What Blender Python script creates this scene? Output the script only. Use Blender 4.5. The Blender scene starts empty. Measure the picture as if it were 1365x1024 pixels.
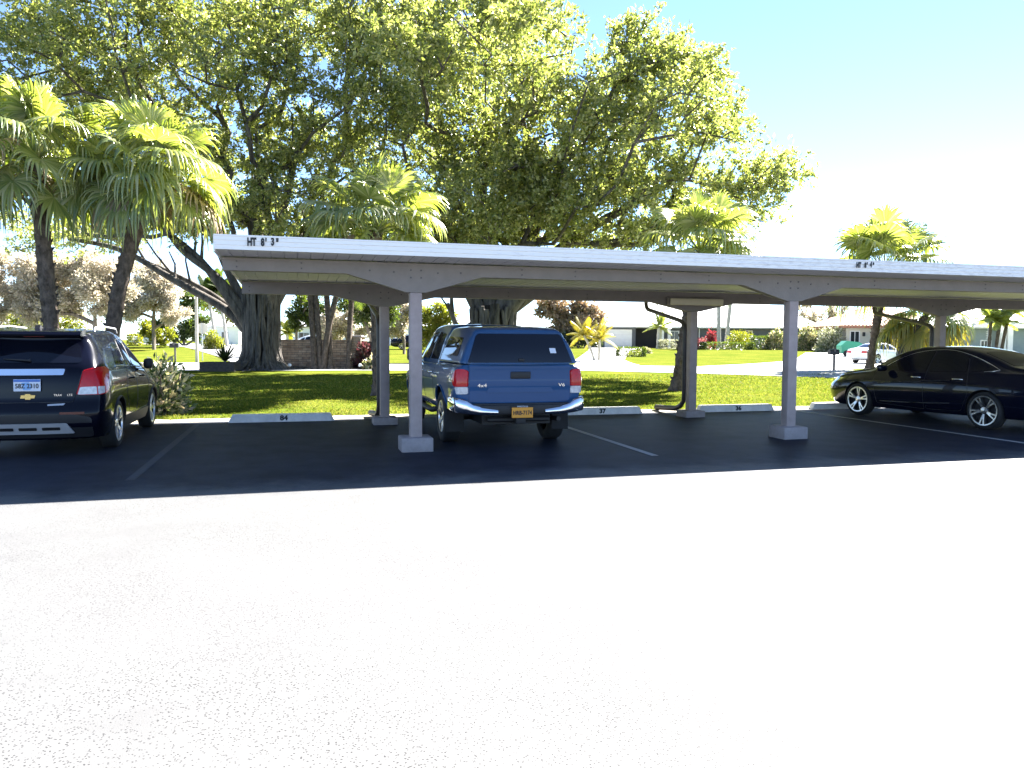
import bpy, bmesh, math, random
import numpy as np
from mathutils import Vector, Matrix
from mathutils.bvhtree import BVHTree

random.seed(7)
RNG = np.random.default_rng(11)
SC = bpy.context.scene
COL = SC.collection
TH = math.radians(15.6)
SN, CS = math.sin(TH), math.cos(TH)
CAMH = 1.51

# ------------------------------------------------------------------ helpers
def W(px, zc):
    """ground position seen in photo column px at a distance zc along the view"""
    xc = (px - 682.0) / 1020.0 * zc
    return (xc * CS + zc * SN, -xc * SN + zc * CS)

def HZ(px, py, zc):
    return CAMH + (455 + .0054 * (px - 682) - py) * zc / 1020.0

def sstep(a, b, t):
    t = min(1, max(0, (t - a) / (b - a)))
    return t * t * (3 - 2 * t)

def gz(x, y):
    zc = x * SN + y * CS
    h = .72 * sstep(50, 84, zc)
    h += -.03 + .05 * sstep(15.15, 15.6, y)
    return h

def tag(o, label=None, cat=None, group=None, kind=None):
    if label: o['label'] = label
    if cat: o['category'] = cat
    if group: o['group'] = group
    if kind: o['kind'] = kind
    return o

def empty(name, loc, rz=0, label=None, cat=None, group=None):
    o = bpy.data.objects.new(name, None)
    COL.objects.link(o)
    o.location = loc
    o.rotation_euler = (0, 0, rz)
    o.empty_display_size = .2
    return tag(o, label, cat, group)

def link(name, me, parent=None):
    o = bpy.data.objects.new(name, me)
    COL.objects.link(o)
    if parent is not None: o.parent = parent
    return o

def children(o):
    return [c for c in bpy.data.objects if c.parent == o]

def copy_tree(o, parent=None):
    c = o.copy()
    COL.objects.link(c)
    c.parent = parent
    for ch in children(o):
        copy_tree(ch, c)
    return c

def smooth_mesh(me, ang=40):
    n = len(me.polygons)
    me.polygons.foreach_set('use_smooth', [True] * n)
    try:
        me.set_sharp_from_angle(angle=math.radians(ang))
    except Exception:
        pass

class MB:
    """collects shapes and links them as one mesh object"""
    def __init__(s):
        s.v = []; s.f = []; s.m = []
    def add(s, v, f, m=0):
        b = len(s.v)
        s.v += [tuple(p) for p in v]
        s.f += [tuple(i + b for i in q) for q in f]
        s.m += [m] * len(f)
        return s
    def box(s, x0, x1, y0, y1, z0, z1, m=0):
        v = [(x0,y0,z0),(x1,y0,z0),(x1,y1,z0),(x0,y1,z0),(x0,y0,z1),(x1,y0,z1),(x1,y1,z1),(x0,y1,z1)]
        f = [(3,2,1,0),(4,5,6,7),(0,1,5,4),(1,2,6,5),(2,3,7,6),(3,0,4,7)]
        return s.add(v, f, m)
    def bbox(s, x0, x1, y0, y1, z0, z1, b=.01, m=0):
        """box with chamfered edges"""
        bm = bmesh.new()
        bmesh.ops.create_cube(bm, size=1)
        for v in bm.verts:
            v.co = Vector(((x0+x1)/2 + v.co.x*(x1-x0), (y0+y1)/2 + v.co.y*(y1-y0), (z0+z1)/2 + v.co.z*(z1-z0)))
        bmesh.ops.bevel(bm, geom=bm.edges[:], offset=b, segments=2, affect='EDGES', profile=.5)
        bm.verts.index_update()
        s.add([v.co[:] for v in bm.verts], [[v.index for v in f.verts] for f in bm.faces], m)
        bm.free()
        return s
    def prism(s, poly, axis, a, b, m=0):
        """extrude 2D polygon along axis ('x','y','z') from a to b"""
        n = len(poly)
        def P(u, w, t):
            return {'x': (t, u, w), 'y': (u, t, w), 'z': (u, w, t)}[axis]
        v = [P(u, w, a) for u, w in poly] + [P(u, w, b) for u, w in poly]
        f = [tuple(range(n)), tuple(range(2*n-1, n-1, -1))]
        f += [(i, (i+n), (i+1) % n + n, (i+1) % n) for i in range(n)]
        return s.add(v, f, m)
    def tube(s, pts, rad, n=8, cap=True, m=0):
        pts = [Vector(p) for p in pts]
        if not hasattr(rad, '__len__'): rad = [rad] * len(pts)
        v = []; f = []
        up = Vector((.13, .31, .94))
        prev = None
        for i, p in enumerate(pts):
            d = (pts[min(i+1, len(pts)-1)] - pts[max(i-1, 0)])
            if d.length < 1e-9: d = Vector((0,0,1))
            d.normalize()
            if prev is None:
                a = d.cross(up)
                if a.length < .05: a = d.cross(Vector((1,0,0)))
            else:
                a = prev - d * prev.dot(d)
                if a.length < 1e-5: a = d.cross(up)
            a.normalize(); prev = a
            b = d.cross(a)
            for k in range(n):
                t = 2*math.pi*k/n
                v.append(p + (a*math.cos(t) + b*math.sin(t)) * rad[i])
        for i in range(len(pts)-1):
            for k in range(n):
                f.append((i*n+k, i*n+(k+1) % n, (i+1)*n+(k+1) % n, (i+1)*n+k))
        if cap:
            f.append(tuple(range(n-1, -1, -1)))
            f.append(tuple(range((len(pts)-1)*n, len(pts)*n)))
        return s.add(v, f, m)
    def lathe(s, prof, axis='z', c=(0,0,0), n=24, m=0):
        """prof: list of (r, t); revolve about axis through c"""
        v = []; f = []
        for r, t in prof:
            for k in range(n):
                a = 2*math.pi*k/n
                u, w = r*math.cos(a), r*math.sin(a)
                p = {'z': (u, w, t), 'x': (t, u, w), 'y': (w, t, u)}[axis]
                v.append((p[0]+c[0], p[1]+c[1], p[2]+c[2]))
        for i in range(len(prof)-1):
            for k in range(n):
                f.append((i*n+k, i*n+(k+1) % n, (i+1)*n+(k+1) % n, (i+1)*n+k))
        return s.add(v, f, m)
    def build(s, name, mats, parent=None, smooth=None):
        me = bpy.data.meshes.new(name)
        me.from_pydata(s.v, [], s.f)
        if not isinstance(mats, (list, tuple)): mats = [mats]
        for m in mats: me.materials.append(m)
        if len(mats) > 1: me.polygons.foreach_set('material_index', s.m)
        me.update()
        if smooth: smooth_mesh(me, smooth)
        return link(name, me, parent)

def np_mesh(name, v, f, mat, parent=None, smooth=False, mi=None):
    v = np.ascontiguousarray(v, dtype=np.float32); f = np.ascontiguousarray(f, dtype=np.int32)
    n, k = f.shape
    me = bpy.data.meshes.new(name)
    me.vertices.add(len(v)); me.vertices.foreach_set('co', v.ravel())
    me.loops.add(n*k); me.loops.foreach_set('vertex_index', f.ravel())
    me.polygons.add(n)
    me.polygons.foreach_set('loop_start', np.arange(n, dtype=np.int32)*k)
    try: me.polygons.foreach_set('loop_total', np.full(n, k, dtype=np.int32))
    except Exception: pass
    for m in (mat if isinstance(mat, (list, tuple)) else [mat]): me.materials.append(m)
    if mi is not None: me.polygons.foreach_set('material_index', np.asarray(mi, dtype=np.int32))
    if smooth: me.polygons.foreach_set('use_smooth', np.ones(n, dtype=bool))
    me.update(calc_edges=True)
    me.validate()
    return link(name, me, parent)

def text(name, body, size, mat, parent, origin, right, up, ext=.0015, align='CENTER', sx=1.0, bold=0.0):
    cu = bpy.data.curves.new(name, 'FONT')
    cu.body = body; cu.size = size; cu.align_x = align; cu.align_y = 'CENTER'
    cu.extrude = ext; cu.offset = bold; cu.resolution_u = 3
    tmp = bpy.data.objects.new(name + '_t', cu); COL.objects.link(tmp)
    bpy.context.view_layer.update()
    me = bpy.data.meshes.new_from_object(tmp.evaluated_get(bpy.context.evaluated_depsgraph_get()))
    bpy.data.objects.remove(tmp); bpy.data.curves.remove(cu)
    me.name = name
    r = Vector(right).normalized(); u = Vector(up).normalized(); n = r.cross(u)
    M = Matrix((r*sx, u, n)).transposed().to_4x4(); M.translation = Vector(origin)
    me.transform(M)
    me.materials.clear(); me.materials.append(mat)
    return link(name, me, parent)

# ------------------------------------------------------------------ materials
def nt(name):
    m = bpy.data.materials.new(name); m.use_nodes = True
    t = m.node_tree
    return m, t, t.nodes, t.links, t.nodes['Principled BSDF']

def pm(name, col, rough=.6, metal=0, var=.12, vscale=3.0, bump=0, bscale=40, coat=0, spec=.5, coat_rough=.03, col2=None, ior=1.5, coat_ior=1.32):
    """plain procedural material: base colour with noise variation and optional bump"""
    m, t, N, L, b = nt(name)
    co = N.new('ShaderNodeTexCoord')
    b.inputs['Roughness'].default_value = rough
    b.inputs['Metallic'].default_value = metal
    b.inputs['Coat Weight'].default_value = coat
    b.inputs['Coat Roughness'].default_value = coat_rough
    b.inputs['Specular IOR Level'].default_value = spec
    b.inputs['IOR'].default_value = ior
    b.inputs['Coat IOR'].default_value = coat_ior
    if var > 0 or col2:
        n = N.new('ShaderNodeTexNoise'); n.inputs['Scale'].default_value = vscale
        n.inputs['Detail'].default_value = 5; n.inputs['Roughness'].default_value = .65
        L.new(co.outputs['Object'], n.inputs['Vector'])
        r = N.new('ShaderNodeValToRGB')
        r.color_ramp.elements[0].position = .3; r.color_ramp.elements[1].position = .7
        c2 = col2 or tuple(min(1, c*(1+var)) for c in col)
        c1 = col if col2 else tuple(c*(1-var) for c in col)
        r.color_ramp.elements[0].color = (*c1, 1); r.color_ramp.elements[1].color = (*c2, 1)
        L.new(n.outputs['Fac'], r.inputs['Fac']); L.new(r.outputs['Color'], b.inputs['Base Color'])
    else:
        b.inputs['Base Color'].default_value = (*col, 1)
    if bump:
        n2 = N.new('ShaderNodeTexNoise'); n2.inputs['Scale'].default_value = bscale; n2.inputs['Detail'].default_value = 6
        L.new(co.outputs['Object'], n2.inputs['Vector'])
        bp = N.new('ShaderNodeBump'); bp.inputs['Strength'].default_value = bump; bp.inputs['Distance'].default_value = .02
        L.new(n2.outputs['Fac'], bp.inputs['Height']); L.new(bp.outputs['Normal'], b.inputs['Normal'])
    return m

def leafm(name, cols, transl=.45, tcol=None, rough=.45, spec=.5):
    """leaf: colour differs leaf by leaf, light passes through"""
    m, t, N, L, b = nt(name)
    g = N.new('ShaderNodeNewGeometry')
    r = N.new('ShaderNodeValToRGB')
    els = r.color_ramp.elements
    while len(els) < len(cols): els.new(.5)
    for i, c in enumerate(cols):
        els[i].position = i / max(1, len(cols)-1); els[i].color = (*c, 1)
    L.new(g.outputs['Random Per Island'], r.inputs['Fac'])
    L.new(r.outputs['Color'], b.inputs['Base Color'])
    b.inputs['Roughness'].default_value = rough
    b.inputs['Specular IOR Level'].default_value = spec
    tr = N.new('ShaderNodeBsdfTranslucent')
    mx = N.new('ShaderNodeMix'); mx.data_type = 'RGBA'; mx.blend_type = 'MULTIPLY'; mx.inputs['Factor'].default_value = 1
    L.new(r.outputs['Color'], mx.inputs[6]); mx.inputs[7].default_value = (*(tcol or (1.5, 1.5, .6)), 1)
    L.new(mx.outputs[2], tr.inputs['Color'])
    sh = N.new('ShaderNodeMixShader'); sh.inputs[0].default_value = transl
    L.new(b.outputs[0], sh.inputs[1]); L.new(tr.outputs[0], sh.inputs[2])
    L.new(sh.outputs[0], N['Material Output'].inputs['Surface'])
    return m

def asphalt_mat():
    m, t, N, L, b = nt('asphalt')
    co = N.new('ShaderNodeTexCoord')
    def noise(sc, det=4, ro=.6):
        n = N.new('ShaderNodeTexNoise'); n.inputs['Scale'].default_value = sc
        n.inputs['Detail'].default_value = det; n.inputs['Roughness'].default_value = ro
        L.new(co.outputs['Object'], n.inputs['Vector']); return n
    def ramp(src, p0, c0, p1, c1):
        r = N.new('ShaderNodeValToRGB'); e = r.color_ramp.elements
        e[0].position = p0; e[0].color = (*c0, 1); e[1].position = p1; e[1].color = (*c1, 1)
        L.new(src, r.inputs['Fac']); return r
    def mixc(fac, a, bb, mode='MIX'):
        x = N.new('ShaderNodeMix'); x.data_type = 'RGBA'; x.blend_type = mode
        if isinstance(fac, float): x.inputs['Factor'].default_value = fac
        else: L.new(fac, x.inputs['Factor'])
        L.new(a, x.inputs[6])
        L.new(bb, x.inputs[7]); return x
    big = noise(.35, 5); mid = noise(2.2, 5); fine = noise(120, 3, .7)
    base = ramp(big.outputs['Fac'], .3, (.106, .1060, .1065), .72, (.121, .1210, .1212))
    mid_r = ramp(mid.outputs['Fac'], .25, (.9, .9, .9), .75, (1.08, 1.08, 1.07))
    c = mixc(1.0, base.outputs['Color'], mid_r.outputs['Color'], 'MULTIPLY')
    # dark pores between the aggregate, denser in patches
    v = N.new('ShaderNodeTexVoronoi'); v.inputs['Scale'].default_value = 66; L.new(co.outputs['Object'], v.inputs['Vector'])
    pat = noise(1.1, 4)
    thr = N.new('ShaderNodeMapRange'); L.new(pat.outputs['Fac'], thr.inputs['Value'])
    thr.inputs['From Min'].default_value = .32; thr.inputs['From Max'].default_value = .72
    thr.inputs['To Min'].default_value = .25; thr.inputs['To Max'].default_value = .40
    lt = N.new('ShaderNodeMath'); lt.operation = 'LESS_THAN'
    wob = N.new('ShaderNodeMath'); wob.operation = 'MULTIPLY_ADD'; L.new(fine.outputs['Fac'], wob.inputs[0]); wob.inputs[1].default_value = .5
    L.new(v.outputs['Distance'], wob.inputs[2])
    sub = N.new('ShaderNodeMath'); sub.operation = 'SUBTRACT'; L.new(wob.outputs[0], sub.inputs[0]); sub.inputs[1].default_value = .19
    L.new(sub.outputs[0], lt.inputs[0]); L.new(thr.outputs[0], lt.inputs[1])
    # carport shade deepened in the colour: stalls darker and bluer, edge broken by noise
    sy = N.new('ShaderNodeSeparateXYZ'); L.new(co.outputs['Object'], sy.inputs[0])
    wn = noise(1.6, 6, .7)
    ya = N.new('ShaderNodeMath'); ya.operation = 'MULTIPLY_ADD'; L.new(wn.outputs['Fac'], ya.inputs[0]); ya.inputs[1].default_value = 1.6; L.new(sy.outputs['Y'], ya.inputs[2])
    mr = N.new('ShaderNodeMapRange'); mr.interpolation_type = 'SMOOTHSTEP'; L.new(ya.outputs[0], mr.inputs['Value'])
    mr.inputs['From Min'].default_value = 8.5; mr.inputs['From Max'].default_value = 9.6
    stall_shade = ramp(mid.outputs['Fac'], .3, (.010, .0125, .023), .7, (.025, .030, .046))
    c = mixc(mr.outputs[0], c.outputs[2], stall_shade.outputs['Color'])
    dark = N.new('ShaderNodeRGB'); dark.outputs[0].default_value = (.040, .040, .041, 1)
    c2 = mixc(lt.outputs[0], c.outputs[2], dark.outputs[0])
    L.new(c2.outputs[2], b.inputs['Base Color'])
    b.inputs['Roughness'].default_value = .62
    b.inputs['Specular IOR Level'].default_value = .10
    bp = N.new('ShaderNodeBump'); bp.inputs['Strength'].default_value = .22; bp.inputs['Distance'].default_value = .006
    L.new(fine.outputs['Fac'], bp.inputs['Height']); L.new(bp.outputs['Normal'], b.inputs['Normal'])
    return m

def grass_ground():
    m, t, N, L, b = nt('lawn')
    co = N.new('ShaderNodeTexCoord')
    n1 = N.new('ShaderNodeTexNoise'); n1.inputs['Scale'].default_value = .5; n1.inputs['Detail'].default_value = 6
    n2 = N.new('ShaderNodeTexNoise'); n2.inputs['Scale'].default_value = 14; n2.inputs['Detail'].default_value = 5
    for n in (n1, n2): L.new(co.outputs['Object'], n.inputs['Vector'])
    r1 = N.new('ShaderNodeValToRGB'); e = r1.color_ramp.elements
    e[0].position = .3; e[0].color = (.074, .102, .014, 1); e[1].position = .75; e[1].color = (.142, .142, .024, 1)
    r2 = N.new('ShaderNodeValToRGB'); e = r2.color_ramp.elements
    e[0].position = .3; e[0].color = (.6, .62, .6, 1); e[1].position = .7; e[1].color = (1.15, 1.15, 1.1, 1)
    L.new(n1.outputs['Fac'], r1.inputs['Fac']); L.new(n2.outputs['Fac'], r2.inputs['Fac'])
    x = N.new('ShaderNodeMix'); x.data_type = 'RGBA'; x.blend_type = 'MULTIPLY'; x.inputs['Factor'].default_value = 1
    L.new(r1.outputs['Color'], x.inputs[6]); L.new(r2.outputs['Color'], x.inputs[7])
    L.new(x.outputs[2], b.inputs['Base Color'])
    b.inputs['Roughness'].default_value = .9; b.inputs['Specular IOR Level'].default_value = 0
    bp = N.new('ShaderNodeBump'); bp.inputs['Strength'].default_value = .6; bp.inputs['Distance'].default_value = .05
    L.new(n2.outputs['Fac'], bp.inputs['Height']); L.new(bp.outputs['Normal'], b.inputs['Normal'])
    return m

def brick_mat():
    m, t, N, L, b = nt('old_brick')
    co = N.new('ShaderNodeTexCoord')
    mp = N.new('ShaderNodeMapping'); mp.inputs['Rotation'].default_value = (math.pi/2, 0, 0)
    br = N.new('ShaderNodeTexBrick'); br.inputs['Scale'].default_value = 1
    br.inputs['Brick Width'].default_value = .4; br.inputs['Row Height'].default_value = .12; br.inputs['Mortar Size'].default_value = .012
    br.inputs['Color1'].default_value = (.30, .21, .15, 1); br.inputs['Color2'].default_value = (.44, .36, .28, 1); br.inputs['Mortar'].default_value = (.16, .14, .12, 1)
    L.new(co.outputs['Object'], mp.inputs['Vector']); L.new(mp.outputs['Vector'], br.inputs['Vector'])
    n = N.new('ShaderNodeTexNoise'); n.inputs['Scale'].default_value = 4; n.inputs['Detail'].default_value = 6; L.new(co.outputs['Object'], n.inputs['Vector'])
    r = N.new('ShaderNodeValToRGB'); e = r.color_ramp.elements
    e[0].position = .3; e[0].color = (.55, .55, .55, 1); e[1].position = .7; e[1].color = (1.1, 1.1, 1.1, 1); L.new(n.outputs['Fac'], r.inputs['Fac'])
    x = N.new('ShaderNodeMix'); x.data_type = 'RGBA'; x.blend_type = 'MULTIPLY'; x.inputs['Factor'].default_value = 1
    L.new(br.outputs['Color'], x.inputs[6]); L.new(r.outputs['Color'], x.inputs[7]); L.new(x.outputs[2], b.inputs['Base Color'])
    b.inputs['Roughness'].default_value = .9
    bp = N.new('ShaderNodeBump'); bp.inputs['Strength'].default_value = .7; bp.inputs['Distance'].default_value = .02; bp.invert = True
    L.new(br.outputs['Fac'], bp.inputs['Height']); L.new(bp.outputs['Normal'], b.inputs['Normal'])
    return m

def bark_mat(name, c1, c2, sc=6, stretch=.25, bump=.8):
    m, t, N, L, b = nt(name)
    co = N.new('ShaderNodeTexCoord')
    mp = N.new('ShaderNodeMapping'); mp.inputs['Scale'].default_value = (1, 1, stretch)
    L.new(co.outputs['Object'], mp.inputs['Vector'])
    n = N.new('ShaderNodeTexNoise'); n.inputs['Scale'].default_value = sc; n.inputs['Detail'].default_value = 7; n.inputs['Roughness'].default_value = .7
    L.new(mp.outputs['Vector'], n.inputs['Vector'])
    r = N.new('ShaderNodeValToRGB'); e = r.color_ramp.elements
    e[0].position = .35; e[0].color = (*c1, 1); e[1].position = .68; e[1].color = (*c2, 1)
    L.new(n.outputs['Fac'], r.inputs['Fac']); L.new(r.outputs['Color'], b.inputs['Base Color'])
    b.inputs['Roughness'].default_value = .9; b.inputs['Specular IOR Level'].default_value = .2
    bp = N.new('ShaderNodeBump'); bp.inputs['Strength'].default_value = bump; bp.inputs['Distance'].default_value = .05
    L.new(n.outputs['Fac'], bp.inputs['Height']); L.new(bp.outputs['Normal'], b.inputs['Normal'])
    return m

def painted_fascia():
    """white painted metal edge with mildew specks along it"""
    m, t, N, L, b = nt('fascia_paint')
    co = N.new('ShaderNodeTexCoord')
    mp = N.new('ShaderNodeMapping'); mp.inputs['Scale'].default_value = (1, 1, 6); L.new(co.outputs['Object'], mp.inputs['Vector'])
    n = N.new('ShaderNodeTexNoise'); n.inputs['Scale'].default_value = 7; n.inputs['Detail'].default_value = 8; n.inputs['Roughness'].default_value = .75
    L.new(mp.outputs['Vector'], n.inputs['Vector'])
    n2 = N.new('ShaderNodeTexNoise'); n2.inputs['Scale'].default_value = .45; n2.inputs['Detail'].default_value = 2; L.new(co.outputs['Object'], n2.inputs['Vector'])
    sx = N.new('ShaderNodeSeparateXYZ'); L.new(co.outputs['Object'], sx.inputs[0])
    rng = N.new('ShaderNodeMapRange'); L.new(sx.outputs['X'], rng.inputs['Value'])
    rng.inputs['From Min'].default_value = 2; rng.inputs['From Max'].default_value = 8; rng.inputs['To Min'].default_value = .02; rng.inputs['To Max'].default_value = .13
    add = N.new('ShaderNodeMath'); add.operation = 'ADD'; L.new(n.outputs['Fac'], add.inputs[0]); L.new(rng.outputs[0], add.inputs[1])
    r = N.new('ShaderNodeValToRGB'); e = r.color_ramp.elements
    e[0].position = .58; e[0].color = (.83, .83, .83, 1); e[1].position = .78; e[1].color = (.60, .595, .61, 1)
    L.new(add.outputs[0], r.inputs['Fac']); L.new(r.outputs['Color'], b.inputs['Base Color'])
    b.inputs['Roughness'].default_value = .5
    return m

M = {}
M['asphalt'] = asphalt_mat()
M['lawn'] = grass_ground()
M['brick'] = brick_mat()
M['street'] = pm('street_concrete', (.26, .26, .25), .85, var=.1, vscale=1.2, bump=.2, bscale=60)
M['drive'] = pm('driveway_concrete', (.42, .41, .39), .85, var=.1, vscale=1.0, bump=.2, bscale=60)
M['sand'] = pm('sandy_verge', (.30, .27, .22), .95, var=.3, vscale=9, bump=.5, bscale=60)
M['stripe'] = pm('faded_stripe', (.34, .34, .34), .8, var=.25, vscale=14)
M['stripe_old'] = pm('worn_stripe', (.042, .042, .046), .8, var=.25, vscale=14)
M['stop'] = pm('stop_paint', (.78, .78, .78), .75, var=.16, vscale=5, bump=.3, bscale=50)
M['fascia'] = painted_fascia()
M['beam'] = pm('beam_paint', (.205, .180, .166), .6, var=.10, vscale=4, bump=.15, bscale=30)
M['post'] = pm('post_paint', (.345, .280, .268), .6, var=.14, vscale=5, bump=.15, bscale=30)
M['pbase'] = pm('post_base_concrete', (.30,.262,.262), .85, var=.15, vscale=9, bump=.4, bscale=50)
M['deck'] = pm('deck_metal', (.57, .585, .62), .5, var=.08, vscale=3)
M['bolt'] = pm('bolt_heads', (.12, .11, .11), .5, metal=.6, var=.1)
M['spout'] = pm('downspout_brown', (.045, .035, .032), .45, var=.15, vscale=6)
M['lens'] = pm('lamp_lens', (.55, .50, .36), .4, var=.08)
M['black'] = pm('black_paint', (.012, .012, .014), .5, var=.1)
M['white'] = pm('white_paint', (.80, .80, .79), .55, var=.04, vscale=2)
M['rubber'] = pm('rubber', (.014, .014, .015), .8, var=.2, vscale=12)
M['trimblk'] = pm('black_plastic', (.012, .012, .014), .55, var=.1, vscale=8)
M['chrome'] = pm('chrome', (.82, .83, .85), .09, metal=1, var=.04)
M['alloy'] = pm('alloy', (.62, .62, .64), .28, metal=1, var=.05)
M['silver'] = pm('silver_plastic', (.50, .50, .52), .4, metal=.35, var=.05)
M['glass'] = pm('dark_glass', (.004, .005, .010), .03, var=0, spec=.4)
M['red'] = pm('tail_red', (.50, .006, .010), .15, var=.15, vscale=30, coat=1, spec=.15)
M['reddark'] = pm('reflector_red', (.10, .012, .008), .25, var=.1)
M['clear'] = pm('lamp_clear', (.60, .58, .58), .12, var=.25, vscale=25, coat=1)
M['navy'] = pm('navy_car_paint', (.003, .0035, .009), .2, var=0, coat=.75, spec=.06, coat_ior=1.27)
M['blue'] = pm('blue_car_paint', (.030, .082, .19), .3, var=0, coat=1, spec=.08, coat_ior=1.28)
M['blackcar'] = pm('black_car_paint', (.004, .005, .014), .2, var=0, coat=1, spec=.15)
M['whitecar'] = pm('white_car_paint', (.75, .76, .78), .25, var=0, coat=1)
M['plate_w'] = pm('plate_white', (.62, .66, .74), .4, var=.05)
M['plate_b'] = pm('plate_blue', (.05, .16, .50), .4, var=.2, vscale=10)
M['plate_pale'] = pm('plate_pale_blue', (.22, .42, .72), .4, var=.1, vscale=10)
M['plate_o'] = pm('plate_orange', (.72, .30, .025), .4, var=.06)
M['gold'] = pm('gold_emblem', (.45, .34, .14), .25, metal=1, var=.08)
# ------------------------------------------------------------------ camera, light
cam = bpy.data.objects.new('camera', bpy.data.cameras.new('camera'))
COL.objects.link(cam)
cam.data.sensor_width = 36; cam.data.lens = 1020/1365*36
cam.data.clip_start = .05; cam.data.clip_end = 3000
cam.matrix_world = Matrix.Translation((0, 0, CAMH)) @ Matrix.Rotation(-TH, 4, 'Z') @ Matrix.Rotation(math.pi/2 - math.atan(57/1020), 4, 'X') @ Matrix.Rotation(.0054, 4, 'Z')
SC.camera = cam
SUNV = Vector((1.0, .67, 1.0)).normalized()
sd = bpy.data.lights.new('sun', 'SUN'); sd.energy = 5; sd.angle = math.radians(.5); sd.color = (1, .96, .90)
sun = bpy.data.objects.new('sun', sd); COL.objects.link(sun)
sun.rotation_euler = (-SUNV).to_track_quat('-Z', 'Y').to_euler()
wd = bpy.data.worlds.new('World'); SC.world = wd; wd.use_nodes = True
bg = wd.node_tree.nodes['Background']
sky = wd.node_tree.nodes.new('ShaderNodeTexSky'); sky.sky_type = 'NISHITA'; sky.sun_disc = False
sky.sun_elevation = math.asin(SUNV.z); sky.sun_rotation = math.atan2(SUNV.x, SUNV.y)
sky.air_density = .58; sky.dust_density = 0; sky.ozone_density = 2.7
wd.node_tree.links.new(sky.outputs[0], bg.inputs[0]); bg.inputs[1].default_value = .05
SC.view_settings.view_transform = 'Standard'; SC.view_settings.look = 'None'
SC.view_settings.gamma = 1; SC.view_settings.exposure = 3.15
SC.cycles.max_bounces = 8; SC.cycles.transparent_max_bounces = 8

# ------------------------------------------------------------------ ground sheets
def sheet(name, xs, ys, zf, mat):
    xs = np.asarray(xs); ys = np.asarray(ys)
    v = [(x, y, zf(x, y)) for y in ys for x in xs]
    nx = len(xs)
    f = [(j*nx+i, j*nx+i+1, (j+1)*nx+i+1, (j+1)*nx+i) for j in range(len(ys)-1) for i in range(nx-1)]
    o = np_mesh(name, np.array(v), np.array(f), mat, smooth=True)
    return tag(o, kind='structure')
gx = [-900, -400, -220, -140] + list(np.arange(-100, 141, 2.5)) + [190, 300, 500, 900]
gy = [-600, -200, -80, -40, -15, 0, 6, 10, 13, 14.8, 15.0, 15.15, 15.25, 15.35, 15.45, 15.6, 15.8, 16.5, 18] + list(np.arange(20, 141, 2.5)) + [180, 260, 400, 900]
sheet('ground', gx, gy, gz, M['lawn'])
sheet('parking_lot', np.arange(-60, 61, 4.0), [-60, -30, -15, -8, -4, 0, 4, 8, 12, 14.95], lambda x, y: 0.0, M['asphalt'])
def verge_edge(x): return 15.35 + .10*math.sin(x*1.3) + .07*math.sin(x*3.7+1) + .04*math.sin(x*9.1)
def ribbon(name, near, far, mat, dz, nsub=14):
    """strip of ground between two polylines given in (sideways, away) view-frame metres"""
    n = len(near); v = []; f = []
    def rs(pl, k):
        out = []
        for i in range(len(pl)-1):
            for t in np.linspace(0, 1, k, endpoint=False): out.append((pl[i][0]+(pl[i+1][0]-pl[i][0])*t, pl[i][1]+(pl[i+1][1]-pl[i][1])*t))
        return out + [pl[-1]]
    A, B = rs(near, 8), rs(far, 8)
    for a, b in zip(A, B):
        for t in np.linspace(0, 1, nsub+1):
            xc, zc = a[0]+(b[0]-a[0])*t, a[1]+(b[1]-a[1])*t
            x, y = xc*CS+zc*SN, -xc*SN+zc*CS
            v.append((x, y, gz(x, y)+dz))
    m = nsub+1
    for i in range(len(A)-1):
        for j in range(nsub): f.append((i*m+j, (i+1)*m+j, (i+1)*m+j+1, i*m+j+1))
    return tag(np_mesh(name, np.array(v), np.array(f), mat, smooth=True), kind='structure')
# sandy verge between asphalt and lawn
xs = np.arange(-40, 40, .15); v = []; f = []
for x in xs: v += [(x, 14.93, .004), (x, 15.12, .008), (x, verge_edge(x)-.08, .028), (x, verge_edge(x), .031)]
for i in range(len(xs)-1):
    for j in range(3): f.append((i*4+j, (i+1)*4+j, (i+1)*4+j+1, i*4+j+1))
tag(np_mesh('verge', np.array(v), np.array(f), M['sand'], smooth=True), kind='structure')
near = [(-90, 38), (-30, 36), (-16, 35.8), (-8, 37.5), (3.4, 39), (8.8, 36.2), (13.8, 32), (22, 25), (40, 10)]
far = [(-90, 52), (-30, 49), (-16, 48.5), (-8, 48), (4, 48.3), (12, 46.5), (18, 41.5), (27, 34), (46, 19)]
ribbon('street', near, far, M['street'], .025)
ribbon('driveway', [(11.5, 46.7), (20.2, 57), (22.6, 61), (28, 73)], [(18.0, 41.6), (24, 49), (30, 58), (37.5, 73)], M['drive'], .03)
ribbon('driveway', [(4.0, 48.2), (4.5, 56), (7.5, 75), (9.5, 94.5)], [(8.0, 47.4), (8.5, 58), (11.5, 75), (17, 94.5)], M['drive'], .03)
ribbon('side_street', [(-17.5, 48.3), (-23, 60), (-40, 90), (-75, 150)], [(-11.5, 48.1), (-17, 62), (-30, 92), (-60, 150)], M['street'], .03)
# painted stall lines
def stripe(x, y0, y1, mat):
    o = MB().add([(x-.05, y0, .004), (x+.05, y0, .004), (x+.05, y1, .004), (x-.05, y1, .004)], [(0, 1, 2, 3)]).build('stall_line', mat)
    tag(o, kind='structure')
stripe(-1.75, 8.9, 14.6, M['stripe_old']); stripe(4.55, 9.2, 14.6, M['stripe']); stripe(10.65, 9.0, 14.6, M['stripe']); stripe(-4.8, 8.9, 14.6, M['stripe_old'])

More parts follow.
